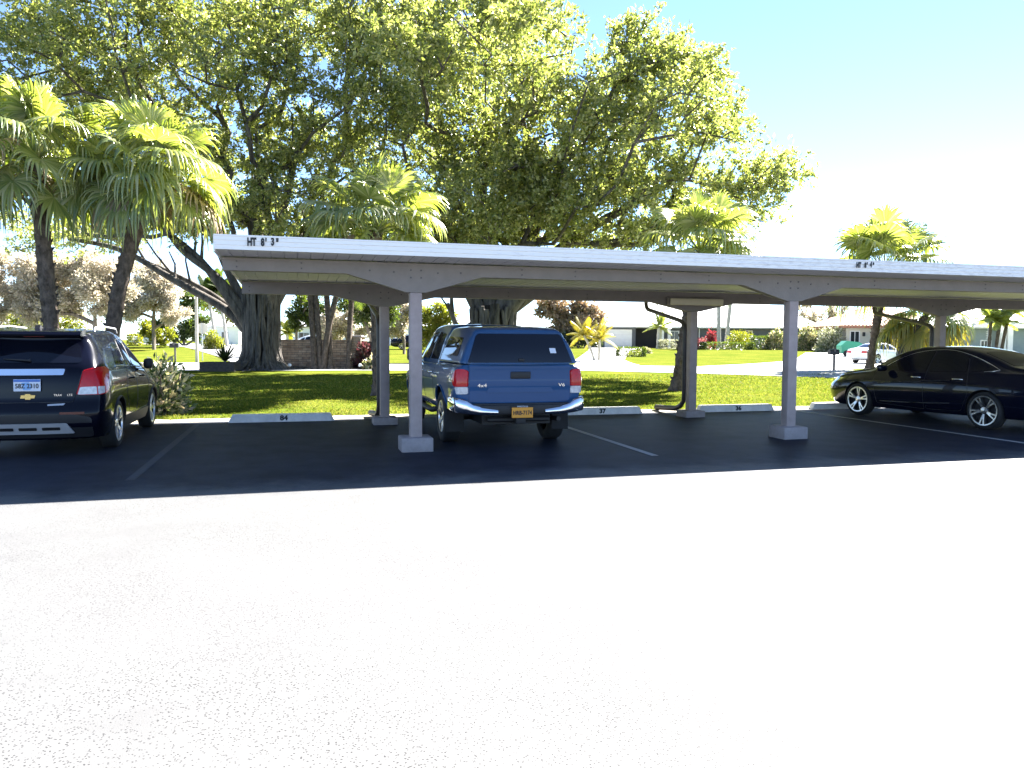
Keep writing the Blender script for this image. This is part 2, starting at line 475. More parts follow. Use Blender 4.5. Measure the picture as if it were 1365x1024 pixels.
# ------------------------------------------------------------------ wheel stops
def wheel_stop(xc, y, label, num=None, first=[None]):
    if first[0] is None:
        L2 = .94
        prof = [(-.09, 0), (-.075, .135), (-.06, .145), (.06, .145), (.075, .135), (.09, 0)]
        b = MB()
        v = []; n = len(prof)
        for x, k in ((-L2, .0), (-L2+.07, 1), (L2-.07, 1), (L2, .0)):
            for (u, w) in prof: v.append((x, u*(1 if k else .9), w*(1 if k else .12)))
        f = [tuple(range(n)), tuple(range(4*n-1, 3*n-1, -1))]
        for i in range(3):
            for j in range(n): f.append((i*n+j, i*n+(j+1) % n, (i+1)*n+(j+1) % n, (i+1)*n+j))
        me = b.add(v, f).build('bar', M['stop']).data
        bpy.data.objects.remove(bpy.data.objects['bar']); first[0] = me
    e = empty('wheel_stop', (xc, y, .0), random.uniform(-.012, .012), label, 'wheel stop', 'wheel stops at the head of the stalls')
    link('bar', first[0], e)
    if num: text('stall_number', num, .125, M['black'], e, (.03, -.0865, .068), (1, 0, 0), (0, .11, 1), .002, sx=1.1, bold=.006)
    return e
wheel_stop(-.30, 14.8, 'whitish concrete wheel stop with the number 84, left of the pickup', '84')
wheel_stop(6.05, 14.85, 'whitish concrete wheel stop with the number 37, right of the pickup', '37')
wheel_stop(9.25, 14.85, 'whitish concrete wheel stop with the number 36, between the two right posts', '36')
wheel_stop(12.2, 14.95, 'whitish concrete wheel stop in front of the dark sedan')

# ------------------------------------------------------------------ carport
XL, XR = -.95, 20.6
YF, YR = 9.75, 16.3
cp = empty('carport', (0, 0, 0), 0, 'long flat white-edged open carport on grey posts over the parked cars', 'carport')
def soff(y): return 2.585 - .014*(y-YF)
# ribbed pan deck: ribs run front to back
b = MB()
x = XL
while x < XR:
    x1 = min(x+.16, XR)
    prof = [(x, 0), (x1-.016, 0), (x1-.012, .010), (x1-.004, .010), (x1, 0)]
    for i in range(4):
        (a0, h0), (a1, h1) = prof[i], prof[i+1]
        b.add([(a0, YF+.02, soff(YF)+h0), (a1, YF+.02, soff(YF)+h1), (a1, YR, soff(YR)+h1), (a0, YR, soff(YR)+h0)], [(3, 2, 1, 0)])
    x = x1
b.box(XL+.01, XR-.01, YF+.03, YR-.02, 2.63, 2.735)
b.build('roof_deck', M['deck'], cp)
fa = MB()
prof = [(YF+.03, 2.585), (YF, 2.585), (YF, 2.635), (YF-.012, 2.638), (YF-.012, 2.69), (YF-.024, 2.693), (YF-.024, 2.735), (YF-.034, 2.738), (YF-.034, 2.757), (YF+.03, 2.757)]
fa.prism([(u, w) for u, w in prof], 'x', XL, XR)
fa.prism([(YF+.032, 2.56), (YF+.032, 2.756), (YR-.02, 2.742), (YR-.02, 2.46)], 'x', XL-.012, XL+.008)
fa.build('fascia', M['fascia'], cp)
yf = YF-.0245-.004
for sz, chs in ((.125, (('HT', -.525), ('8', -.400), ("'", -.362), ('3', -.285), ('"', -.232))), (.105, (('HT', 8.095), ('8', 8.215), ("'", 8.247), ('4', 8.315), ('"', 8.358)))):
    for ch, x_ in chs:
        text('clearance_marking', ch, sz, M['black'], cp, (x_, yf, 2.675 + (.012 if ch in "34" else 0)), (1, 0, .03), (0, 0, 1), .002, bold=.007, sx=.62 if sz > .11 else .58)
def beam(y, zt, zb, zg, posts, name):
    q = MB()
    hw, t = .92, .07
    pts_low = []
    for p in posts:
        pts_low += [(p-hw, zb), (p-.13, zg), (p+.13, zg), (p+hw, zb)]
    q.prism([(XL+.03, zt), (XL+.03, zb)] + pts_low + [(XR-.03, zb), (XR-.03, zt)], 'y', y-t, y+t)
    # plank joint lines and upper ledger board
    q.box(XL+.02, XR-.02, y-t-.012, y-t, zt-.028, zt-.002)
    o = q.build(name, M['beam'], cp)
    def bolt(x, z, r):
        MB().lathe([(.0, -.008), (r*.85, -.008), (r, 0)], 'y', (x, y-t, z), 8).build('bolt_head', M['bolt'], o)
    for p in posts[:3]:
        for dx, dz in ((-.07, .02), (.07, .02), (-.3, .09), (.3, .09), (-.62, .1), (.62, .1), (-.07, .12), (.07, .12)):
            bolt(p+dx, zb+dz-.05, .014)
        for dx in (1.5, 2.3, -1.5, -2.3):
            bolt(p+dx, zb+.05, .012); bolt(p+dx, zb+.12, .012)
FP = [1.55, 7.5, 13.55, 19.6]; RP = [1.5, 7.68, 13.85, 20.0]
beam(10.5, 2.557, 2.395, 2.165, FP, 'front_beam')
beam(13.97, 2.512, 2.30, 2.125, RP, 'rear_beam')
def post(x, y, zt, bw, bh, w=.082):
    p = MB().bbox(x-w, x+w, y-w, y+w, 0.0, zt-.003, .012).build('post', M['post'], cp, 40)
    MB().bbox(x-bw, x+bw, y-bw, y+bw, -.02, bh, .018).build('post_base', M['pbase'], p, 40)
for x in FP: post(x, 10.5, 2.165, .215, .19)
for x in RP: post(x, 13.97, 2.125, .215, .13)
# gutter and downspouts at the back
MB().prism([(YR, 2.60), (YR, 2.46), (YR+.02, 2.44), (YR+.12, 2.44), (YR+.13, 2.60), (YR+.115, 2.60), (YR+.105, 2.455), (YR+.02, 2.455), (YR+.012, 2.60)], 'x', XL, XR).build('gutter', M['fascia'], cp)
for x in RP[:3]:
    d = MB()
    xx = x-.085
    d.tube([(xx, 15.95, 2.46), (xx, 15.95, 2.36), (xx, 15.92, 2.29), (xx, 15.84, 2.24), (xx, 14.36, 1.96), (xx, 14.2, 1.91), (xx, 14.12, 1.84), (xx, 14.11, 1.75), (xx, 14.11, .42), (xx, 14.13, .3), (xx, 14.24, .20), (xx, 14.45, .13), (xx-.05, 15.25, .085)], [.045]*10+[.05, .055, .06, .065], 10)
    d.build('downspout', M['spout'], cp, 50)
    MB().box(xx-.06, xx+.06, 14.055, 14.165, 1.2, 1.225).build('strap', M['spout'], cp)
# fluorescent fixture on the rear beam by the second post
lf = MB().bbox(7.05, 8.28, 13.79, 13.897, 2.235, 2.40, .015).build('light_fixture', M['beam'], cp)
MB().bbox(7.08, 8.25, 13.745, 13.788, 2.245, 2.375, .02).build('lens', M['lens'], lf, 40)
# ------------------------------------------------------------------ vehicles
def pch(keys):
    """monotone cubic through (t, value) pairs"""
    xs = [k[0] for k in keys]; ys = [k[1] for k in keys]
    n = len(xs)
    if n == 1: return lambda t: ys[0]
    d = [(ys[i+1]-ys[i])/(xs[i+1]-xs[i]) for i in range(n-1)]
    m = [d[0]] + [0 if d[i-1]*d[i] <= 0 else 2*d[i-1]*d[i]/(d[i-1]+d[i]) for i in range(1, n-1)] + [d[-1]]
    def f(t):
        if t <= xs[0]: return ys[0]
        if t >= xs[-1]: return ys[-1]
        i = 0
        while t > xs[i+1]: i += 1
        h = xs[i+1]-xs[i]; s = (t-xs[i])/h
        return ((1+2*s)*(1-s)**2*ys[i] + s*(1-s)**2*h*m[i] + s*s*(3-2*s)*ys[i+1] + s*s*(s-1)*h*m[i+1])
    return f

def cr(P, k=3):
    """Catmull-Rom refine an open 2D polyline"""
    out = []
    n = len(P)
    for i in range(n-1):
        p0, p1, p2, p3 = P[max(i-1, 0)], P[i], P[i+1], P[min(i+2, n-1)]
        for j in range(k):
            t = j/k
            out.append(tuple(.5*((2*p1[c]) + (-p0[c]+p2[c])*t + (2*p0[c]-5*p1[c]+4*p2[c]-p3[c])*t*t + (-p0[c]+3*p1[c]-3*p2[c]+p3[c])*t**3) for c in (0, 1)))
    out.append(P[-1])
    return out

def loft(ringf, ys, L, R=None, F=None, dR=.9, dF=1.2, bulge=(.05, .09), ncol=10):
    """closed shell from half rings ringf(y) -> [(x, z)...] (bottom centre to top centre), mirrored; R/F give the rear/front profile offset by height"""
    rings = []
    for y in ys:
        h = cr(ringf(y))
        rings.append(h)
    n = len(rings[0]); N = 2*n-2
    V = []; Fc = []
    def yoff(y, z):
        o = 0
        if R: o += R(z)*max(0, 1-y/dR)**2
        if F: o -= F(z)*max(0, 1-(L-y)/dF)**2
        return y+o
    for y, h in zip(ys, rings):
        for x, z in h: V.append((x, yoff(y, z), z))
        for x, z in reversed(h[1:-1]): V.append((-x, yoff(y, z), z))
    for i in range(len(ys)-1):
        for j in range(N):
            Fc.append((i*N+j, i*N+(j+1) % N, (i+1)*N+(j+1) % N, (i+1)*N+j))
    for end, sgn, bl in ((0, -1, bulge[0]), (len(ys)-1, 1, bulge[1])):
        rows = []
        h = rings[end]
        for j in range(n):
            a = end*N+j
            if j in (0, n-1): rows.append([a]*(ncol+1)); continue
            bidx = end*N + N - j
            x, y, z = V[a]
            row = [a]
            for c in range(1, ncol):
                t = 1-2*c/ncol
                V.append((x*t, y + sgn*bl*(1-t*t)*min(1, x/.5), z)); row.append(len(V)-1)
            row.append(bidx); rows.append(row)
        for j in range(n-1):
            for c in range(ncol):
                q = [rows[j][c], rows[j][c+1], rows[j+1][c+1], rows[j+1][c]]
                u = []
                for k in q:
                    if k not in u: u.append(k)
                if len(u) >= 3: Fc.append(tuple(u if sgn < 0 else u[::-1]))
    return V, Fc

def mesh_obj(name, V, F, mats, parent, smooth=35):
    me = bpy.data.meshes.new(name); me.from_pydata(V, [], F)
    for m in mats: me.materials.append(m)
    bm = bmesh.new(); bm.from_mesh(me); bmesh.ops.recalc_face_normals(bm, faces=bm.faces[:]); bm.to_mesh(me); bm.free()
    me.update(); smooth_mesh(me, smooth)
    return link(name, me, parent)

def cut_arches(o, wheels, r, depth=.32, mati=1):
    """cut wheel wells out of a shell; wheels: list of (y, z, halfwidth)"""
    for (wy, wz, hw) in wheels:
        for s in (1, -1):
            c = MB().lathe([(0, -.25), (r, -.25), (r, .25), (0, .25)], 'x', (0, 0, 0), 40).build('cutter', M['trimblk'])
            bm = bmesh.new(); bm.from_mesh(c.data); bmesh.ops.remove_doubles(bm, verts=bm.verts[:], dist=1e-5); bmesh.ops.recalc_face_normals(bm, faces=bm.faces[:]); bm.to_mesh(c.data); bm.free()
            c.location = Vector((s*(hw-depth+.25), wy, wz))
            md = o.modifiers.new('b', 'BOOLEAN'); md.operation = 'DIFFERENCE'; md.solver = 'EXACT'; md.object = c
            par = o.parent; o.parent = None
            bpy.context.view_layer.update()
            me = bpy.data.meshes.new_from_object(o.evaluated_get(bpy.context.evaluated_depsgraph_get()))
            o.parent = par
            o.modifiers.clear(); old = o.data; me.name = old.name; o.data = me
            bpy.data.objects.remove(c)
    me = o.data
    for p in me.polygons:
        y, z, x = p.center.y, p.center.z, abs(p.center.x)
        for (wy, wz, hw) in wheels:
            d = math.hypot(y-wy, z-wz)
            if (abs(d-r) < .012 and abs(p.normal.x) < .5 and x > hw-depth-.02) or (d < r and abs(x-(hw-depth)) < .01): p.material_index = mati
    smooth_mesh(me, 35)

def bvh_of(*objs):
    V = []; F = []
    for o in objs:
        b = len(V); V += [v.co.copy() for v in o.data.vertices]; F += [tuple(i+b for i in p.vertices) for p in o.data.polygons]
    return BVHTree.FromPolygons(V, F)

def rpoly(P, r, k=4):
    """round the corners of a polygon"""
    out = []; n = len(P)
    rr = r if hasattr(r, '__len__') else [r]*n
    for i in range(n):
        a, b, c = Vector(P[i-1]), Vector(P[i]), Vector(P[(i+1) % n])
        d1 = (a-b); d2 = (c-b)
        q = min(rr[i], d1.length*.45, d2.length*.45)
        p, s = b+d1.normalized()*q, b+d2.normalized()*q
        for j in range(k+1):
            t = j/k
            out.append(tuple((1-t)**2*p + 2*t*(1-t)*b + t*t*s))
    return out

AX = {'x+': (Vector((1,0,0)), lambda u, w: Vector((0, u, w))), 'x-': (Vector((-1,0,0)), lambda u, w: Vector((0, u, w))),
      'y-': (Vector((0,-1,0)), lambda u, w: Vector((u, 0, w))), 'y+': (Vector((0,1,0)), lambda u, w: Vector((u, 0, w))), 'z+': (Vector((0,0,1)), lambda u, w: Vector((u, w, 0))),
      'd+': (Vector((.7071,-.7071,0)), lambda u, w: Vector((u*.7071, u*.7071, w))), 'd-': (Vector((-.7071,-.7071,0)), lambda u, w: Vector((-u*.7071, u*.7071, w)))}
def cast(bvh, axis, u, w):
    d, f = AX[axis]
    p = f(u, w)
    h = bvh.ray_cast(p + d*8, -d)
    if h[0] is None:
        h = bvh.find_nearest(p + d*1.0)
    return h[0], h[1]
def panel(bvh, P, axis, off, name, mat, parent, res=.08, rim=.006, smooth=30):
    """a panel of outline P (in the plane across axis) laid on a shell, standing off it by off"""
    d, f = AX[axis]
    bm = bmesh.new()
    vs = [bm.verts.new((u, w, 0)) for u, w in P]
    bm.faces.new(vs)
    us = [p[0] for p in P]; ws = [p[1] for p in P]
    for lo, hi, nn in ((min(us), max(us), (1,0,0)), (min(ws), max(ws), (0,1,0))):
        k = max(1, int((hi-lo)/res))
        for i in range(1, k):
            t = lo+(hi-lo)*i/k
            bmesh.ops.bisect_plane(bm, geom=bm.verts[:]+bm.edges[:]+bm.faces[:], plane_co=Vector(nn)*t, plane_no=nn, dist=1e-5)
    bmesh.ops.triangulate(bm, faces=[q for q in bm.faces if len(q.verts) > 4])
    bm.verts.index_update()
    top = []
    for v in bm.verts:
        h, no = cast(bvh, axis, v.co.x, v.co.y)
        if no.dot(d) < 0: no = -no
        top.append(h + (no*.5+d*.5).normalized()*off)
    n = len(top)
    V = [tuple(p) for p in top] + [tuple(p - d*(off+rim)) for p in top]
    F = [tuple(v.index for v in q.verts) for q in bm.faces]
    for e in bm.edges:
        if len(e.link_faces) == 1:
            a, b = e.verts[0].index, e.verts[1].index
            F.append((a, b, b+n, a+n))
    bm.free()
    o = mesh_obj(name, V, F, [mat], parent, smooth)
    return o
def strip(bvh, P, axis, off, r, name, mat, parent, closed=False, n=6, res=.05):
    """a thin bead following polyline P on a shell"""
    Q = []
    P = list(P) + ([P[0]] if closed else [])
    for a, b in zip(P[:-1], P[1:]):
        k = max(1, int(math.dist(a, b)/res))
        for i in range(k): Q.append((a[0]+(b[0]-a[0])*i/k, a[1]+(b[1]-a[1])*i/k))
    Q.append(P[-1])
    d = AX[axis][0]
    pts = [cast(bvh, axis, u, w)[0] + d*off for u, w in Q]
    return MB().tube(pts, r, n).build(name, mat, parent, 60)

def make_wheel(parent, x, y, z, s, R, rr, width, spokes, rim='alloy', twin=True, first={}):
    """wheel at (x,y,z) facing s (+1/-1 along x): tyre and rim are its sub-parts"""
    key = (R, rr, width, spokes, rim, twin)
    if key not in first:
        w2 = width/2
        ty = MB().lathe([(rr+.005, -w2+.02), (rr+.02, -w2+.004), (R-.05, -w2), (R-.015, -w2+.015), (R, -w2+.04), (R, w2-.04), (R-.015, w2-.015), (R-.05, w2), (rr+.02, w2-.004), (rr+.005, w2-.02)], 'x', (0,0,0), 40).build('tyre', M['rubber'], None, 50)
        q = MB()
        q.lathe([(rr+.008, -w2+.02), (rr+.008, w2-.022), (rr-.006, w2-.014), (rr-.018, w2-.024), (rr-.022, w2-.10), (0, w2-.12)], 'x', (0,0,0), 40, 0)
        for k in range(spokes):
            a0 = 2*math.pi*k/spokes
            for da in ((-.16, .16) if twin else (0,)):
                pts = []
                for t in (0, .5, 1):
                    r = .05+(rr-.065)*t
                    a = a0 + da*(.55+.45*t)
                    pts.append((w2-.03-.022*(1-t)**2-.0*t, r*math.cos(a), r*math.sin(a), .020 if twin else .034))
                for (p, p2) in zip(pts[:-1], pts[1:]):
                    d = Vector((0, p2[1]-p[1], p2[2]-p[2])).normalized(); t_ = Vector((0, -d.z, d.y))
                    A, B = Vector(p[:3]), Vector(p2[:3])
                    hx = Vector((.016, 0, 0)); wv = t_*p[3]
                    vv = [A-wv*.95-hx*2, A+wv*.95-hx*2, A+wv*.6+hx, A-wv*.6+hx, B-wv*1.1-hx*2, B+wv*1.1-hx*2, B+wv*.75+hx, B-wv*.75+hx]
                    q.add(vv, [(0,1,2,3), (7,6,5,4), (0,4,5,1), (1,5,6,2), (2,6,7,3), (3,7,4,0)], 1)
        q.lathe([(rr+.009, w2-.022), (rr+.004, w2-.010), (rr-.016, w2-.012), (rr-.020, w2-.03)], 'x', (0,0,0), 40, 1)
        q.lathe([(.07, w2-.07), (.068, w2-.035), (.03, w2-.025), (0, w2-.024)], 'x', (0,0,0), 20, 1)
        ri = q.build('rim', [M['trimblk'], M[rim]], None, 35)
        bm = bmesh.new(); bm.from_mesh(ri.data); bmesh.ops.recalc_face_normals(bm, faces=bm.faces[:]); bm.to_mesh(ri.data); bm.free()
        first[key] = (ty.data, ri.data)
        bpy.data.objects.remove(ty); bpy.data.objects.remove(ri)
    w = bpy.data.objects.new('wheel', None); COL.objects.link(w); w.parent = parent
    w.location = (x, y, z); w.rotation_euler = (random.uniform(0, 1), 0, 0 if s > 0 else math.pi); w.empty_display_size = .1
    link('tyre', first[key][0], w); link('rim', first[key][1], w)
    return w

def stations(L, n=46, e=.16):
    a = [0, .015, .04, .08, .13, .2]
    mid = list(np.linspace(.3, L-.3, n))
    return a + mid + [L-t for t in reversed(a)]

def carring(K):
    fs = {k: pch(v) for k, v in K.items()}
    def ring(y):
        g = {k: f(y) for k, f in fs.items()}
        zb, wb, zs, ws, zk, wk, zr, wr, rr, crn = (g[k] for k in ('zb', 'wb', 'zs', 'ws', 'zk', 'wk', 'zr', 'wr', 'rr', 'cr'))
        e = g['e']
        wb, ws, wk, wr = wb*e, ws*e, wk*e, wr*e
        P = [(0, zb), (wb*.6, zb), (wb-.07, zb), (wb-.01, zb+.06), (wb+(ws-wb)*.6, zb+(zs-zb)*.5), (ws, zs), (ws+(wk-ws)*.25+.004, zs+(zk-zs)*.5), (wk+.01, zk-.035), (wk-.012, zk+.012),
             (wk+(wr-wk)*.42+.012, zk+(zr-rr-zk)*.4), (wk+(wr-wk)*.75+.012, zk+(zr-rr-zk)*.75), (wr, zr-rr), (wr-rr*.5, zr-rr*.28), (wr-rr*1.5, zr+crn*.25), (wr*.45, zr+crn*.8), (0, zr+crn)]
        return P
    return ring

# ---- dark compact crossover -------------------------------------------------
def make_crossover(loc, paint, label, detail=True):
    L, HW = 4.25, .888
    root = empty('parked_crossover', loc, 0, label, 'car')
    K = dict(zb=[(0, .22), (.5, .20), (3.6, .20), (4.25, .27)],
             wb=[(0, .80), (.4, .835), (3.8, .83), (4.25, .74)],
             zs=[(0, .60), (1, .66), (3.4, .66), (4.25, .56)],
             ws=[(0, .862), (.35, HW), (3.6, .885), (4.25, .80)],
             zk=[(0, 1.10), (1.2, 1.10), (2.9, 1.02), (3.2, .99), (4.25, .84)],
             wk=[(0, .795), (.5, .835), (2.9, .83), (3.4, .80), (4.25, .66)],
             zr=[(0, 1.56), (.25, 1.60), (.8, 1.625), (1.7, 1.63), (2.35, 1.57), (2.75, 1.40), (3.12, 1.13), (3.35, 1.05), (3.9, .97), (4.25, .89)],
             wr=[(0, .575), (.4, .605), (1.7, .625), (2.4, .61), (3.1, .70), (3.4, .71), (4.25, .60)],
             rr=[(0, .09), (2.2, .08), (3.1, .05), (4.25, .04)],
             cr=[(0, .025), (1.5, .03), (4.25, .025)],
             e=[(0, .91), (.015, .93), (.05, .955), (.12, .98), (.25, .997), (.35, 1), (4.0, 1), (4.12, .985), (4.2, .96), (4.25, .90)])
    R = pch([(.2, .13), (.34, .05), (.42, .0), (.60, .0), (.66, .045), (1.02, .075), (1.12, .10), (1.20, .15), (1.46, .37), (1.51, .385), (1.55, .335), (1.64, .36)])
    V, F = loft(carring(K), stations(L, 52), L, R, pch([(.2, .12), (.5, 0), (.8, .02), (1.1, .1)]), dR=.95, bulge=(.065, .16))
    body = mesh_obj('body', V, F, [paint, M['trimblk']], root)
    ax = [(.86, .335, HW), (3.42, .335, HW)]
    cut_arches(body, ax, .375)
    bv = bvh_of(body)
    for (y, z, hw) in ax:
        for s in (1, -1): make_wheel(root, s*(hw-.125), y, z, s, .335, .245, .215, 5)
    # black lower cladding, side glass, lamps
    for s, a in ((1, 'x+'), (-1, 'x-')):
        fr = panel(bv, rpoly([(1.62, 1.13), (1.72, 1.47), (2.12, 1.49), (2.02, 1.11)], .05), a, .004, 'rear_door_window', M['glass'], root)
        panel(bv, rpoly([(2.10, 1.11), (2.20, 1.485), (2.48, 1.42), (2.94, 1.07)], .05), a, .004, 'front_door_window', M['glass'], root)
        panel(bv, rpoly([(.98, 1.16), (1.22, 1.44), (1.58, 1.47), (1.52, 1.14)], [.05, .08, .05, .05]), a, .004, 'quarter_window', M['glass'], root)
        strip(bv, [(.92, 1.135), (1.5, 1.12), (2.2, 1.095), (2.98, 1.05)], a, .004, .008, 'belt_trim', M['chrome'], root)
        strip(bv, rpoly([(1.57, .42), (1.30, .75), (1.56, 1.10), (1.66, 1.50), (2.14, 1.52), (2.06, 1.05), (2.06, .42)], .08), a, -.002, .006, 'door_seam', M['black'], root, True)
        strip(bv, rpoly([(2.07, .42), (2.07, 1.05), (2.16, 1.52), (2.5, 1.45), (3.02, 1.02), (2.98, .42)], .08), a, -.002, .006, 'door_seam', M['black'], root, True)
        for y in (1.75, 2.55):
            p, nn = cast(bv, a, y, .93)
            MB().tube([p+Vector((s*.0, -.09, 0)), p+Vector((s*.035, -.07, .004)), p+Vector((s*.038, .07, .004)), p+Vector((0, .09, 0))], .013, 8).build('door_handle', paint, root, 60)
        panel(bv, [(1.27, .225), (1.27, .40), (3.03, .40), (3.03, .225)], a, .008, 'sill_cladding', M['trimblk'], root)
        for wy in (.86, 3.42):
            arc = [(wy+.375*math.cos(t), .335+.375*math.sin(t)) for t in np.linspace(-.12, math.pi+.12, 22)]
            strip(bv, arc, a, .0, .017, 'arch_trim', M['trimblk'], root)
        mr = MB()
        mr.bbox(s*.86 if s > 0 else -1.0, 1.0 if s > 0 else -.86, 2.66, 2.80, 1.03, 1.20, .045)
        mr.build('mirror', M['trimblk'], root, 50)
    # rear
    gl = rpoly([(-.60, 1.20), (-.50, 1.475), (.50, 1.475), (.60, 1.20)], [.06, .10, .10, .06])
    panel(bv, gl, 'y-', .004, 'rear_window', M['glass'], root)
    if detail:
        panel(bv, rpoly([(-.12, 1.535), (-.12, 1.556), (.12, 1.556), (.12, 1.535)], .004), 'y-', .004, 'brake_lamp', M['reddark'], root)
        sp = MB()
        sp.prism([(.20, 1.60), (.165, 1.565), (.19, 1.545), (.36, 1.545), (.5, 1.62), (.4, 1.645)], 'x', -.57, .57)
        sp.build('spoiler', paint, root, 30)
        for s in (1, -1):
            dx = 'd+' if s > 0 else 'd-'
            tl = panel(bv, rpoly([(.40, .79), (.485, 1.10), (.60, 1.135), (.82, 1.145), (.90, 1.12), (.83, .96), (.775, .82), (.66, .79)], .03), dx, .016, 'tail_lamp', M['red'], root, res=.035, rim=.02)
            panel(bv, rpoly([(.41, .795), (.437, .89), (.585, .895), (.585, .797)], .012), dx, .022, 'reversing_lens', M['clear'], tl, res=.04, rim=.008)
            panel(bv, rpoly([(.597, .797), (.597, .895), (.70, .895), (.69, .81)], .012), dx, .021, 'reversing_lens', M['clear'], tl, res=.04, rim=.008)
            Q = [(s*.36, .575), (s*.36, .535), (s*.64, .545), (s*.64, .575)]
            panel(bv, rpoly(Q if s > 0 else Q[::-1], .008), 'y-', .004, 'reflector', M['reddark'], root, rim=.008)
        panel(bv, rpoly([(-.40, 1.045), (-.42, 1.12), (.42, 1.12), (.40, 1.045)], .02), 'y-', .03, 'chrome_bar', M['chrome'], root, rim=.02)
        strip(bv, [(-.61, 1.1), (-.53, .78), (-.50, .70), (.50, .70), (.53, .78), (.61, 1.1)], 'y-', -.002, .006, 'tailgate_seam', M['black'], root)
        panel(bv, rpoly([(-.72, .24), (-.72, .50), (-.52, .545), (.52, .545), (.72, .50), (.72, .24)], .05), 'y-', .006, 'lower_bumper', M['trimblk'], root, rim=.01)
        sk = panel(bv, rpoly([(-.52, .30), (-.44, .435), (.44, .435), (.52, .30)], .03), 'y-', .022, 'skid_plate', M['silver'], root, rim=.02)
        for x0 in (-.36, -.10, .16):
            panel(bv, rpoly([(x0, .35), (x0, .39), (x0+.2, .39), (x0+.2, .35)], .01), 'y-', .024, 'slot', M['trimblk'], sk, rim=.004)
        panel(bv, rpoly([(.22, .655), (.22, .675), (.42, .685), (.40, .660)], .008), 'y-', .008, 'hatch_button', M['silver'], root, rim=.01)
        # licence plate
        yb = cast(bv, 'y-', 0, .92)[0].y
        pl = MB().bbox(-.152, .152, yb-.035, yb-.022, .845, .998, .006).build('licence_plate', M['plate_w'], root)
        MB().box(-.148, .148, yb-.0372, yb-.0355, .965, .994).build('plate_band', M['plate_b'], pl)
        MB().prism([(-.045, .862), (-.06, .955), (.02, .962), (.055, .9), (.035, .862)], 'y', yb-.0366, yb-.0352).build('plate_emblem', M['plate_pale'], pl)
        text('plate_number', '58Z 2310', .080, M['black'], pl, (0, yb-.0385, .910), (1,0,0), (0,0,1), .0008, sx=.84, bold=.002)
        e = MB()
        e.prism([(-.085, .755), (-.075, .795), (-.03, .795), (-.03, .81), (.03, .81), (.03, .795), (.085, .795), (.075, .755), (.03, .755), (.03, .74), (-.03, .74), (-.03, .755)], 'y', yb-.02, yb+.02)
        e.build('emblem', M['gold'], root)
        for tx, px_ in (('TRAX', .335), ('LTZ', .47)):
            yy = cast(bv, 'y-', px_, .78)[0].y
            text('badge', tx, .036, M['chrome'], root, (px_, yy-.006, .79), (1, .06, 0), (0, 0, 1), .003)
        # roof rails, antenna, wiper, exhaust
        for s in (1, -1):
            MB().tube([(s*.60, .75, 1.61), (s*.60, .80, 1.665), (s*.605, 1.3, 1.685), (s*.60, 2.0, 1.665), (s*.60, 2.08, 1.60)], .014, 8).build('roof_rail', M['silver'], root, 60)
        an = MB(); an.prism([(.42, 1.64), (.60, 1.64), (.55, 1.665), (.46, 1.69)], 'x', -.03, .03); an.tube([(0, .5, 1.67), (0, .38, 1.80)], .004, 6)
        an.build('antenna', M['trimblk'], root)
        p1 = cast(bv, 'y-', -.02, 1.235)[0]; p2 = cast(bv, 'y-', -.30, 1.25)[0]
        MB().tube([p1+Vector((.03, -.02, 0)), p1+Vector((0, -.03, 0)), p2+Vector((0, -.012, 0))], [.022, .014, .006], 8).build('wiper', M['trimblk'], root, 60)
    return root
make_crossover((-3.30, 10.95, 0), M['navy'], 'dark navy crossover at the left edge, seen from behind with big red tail lamps')

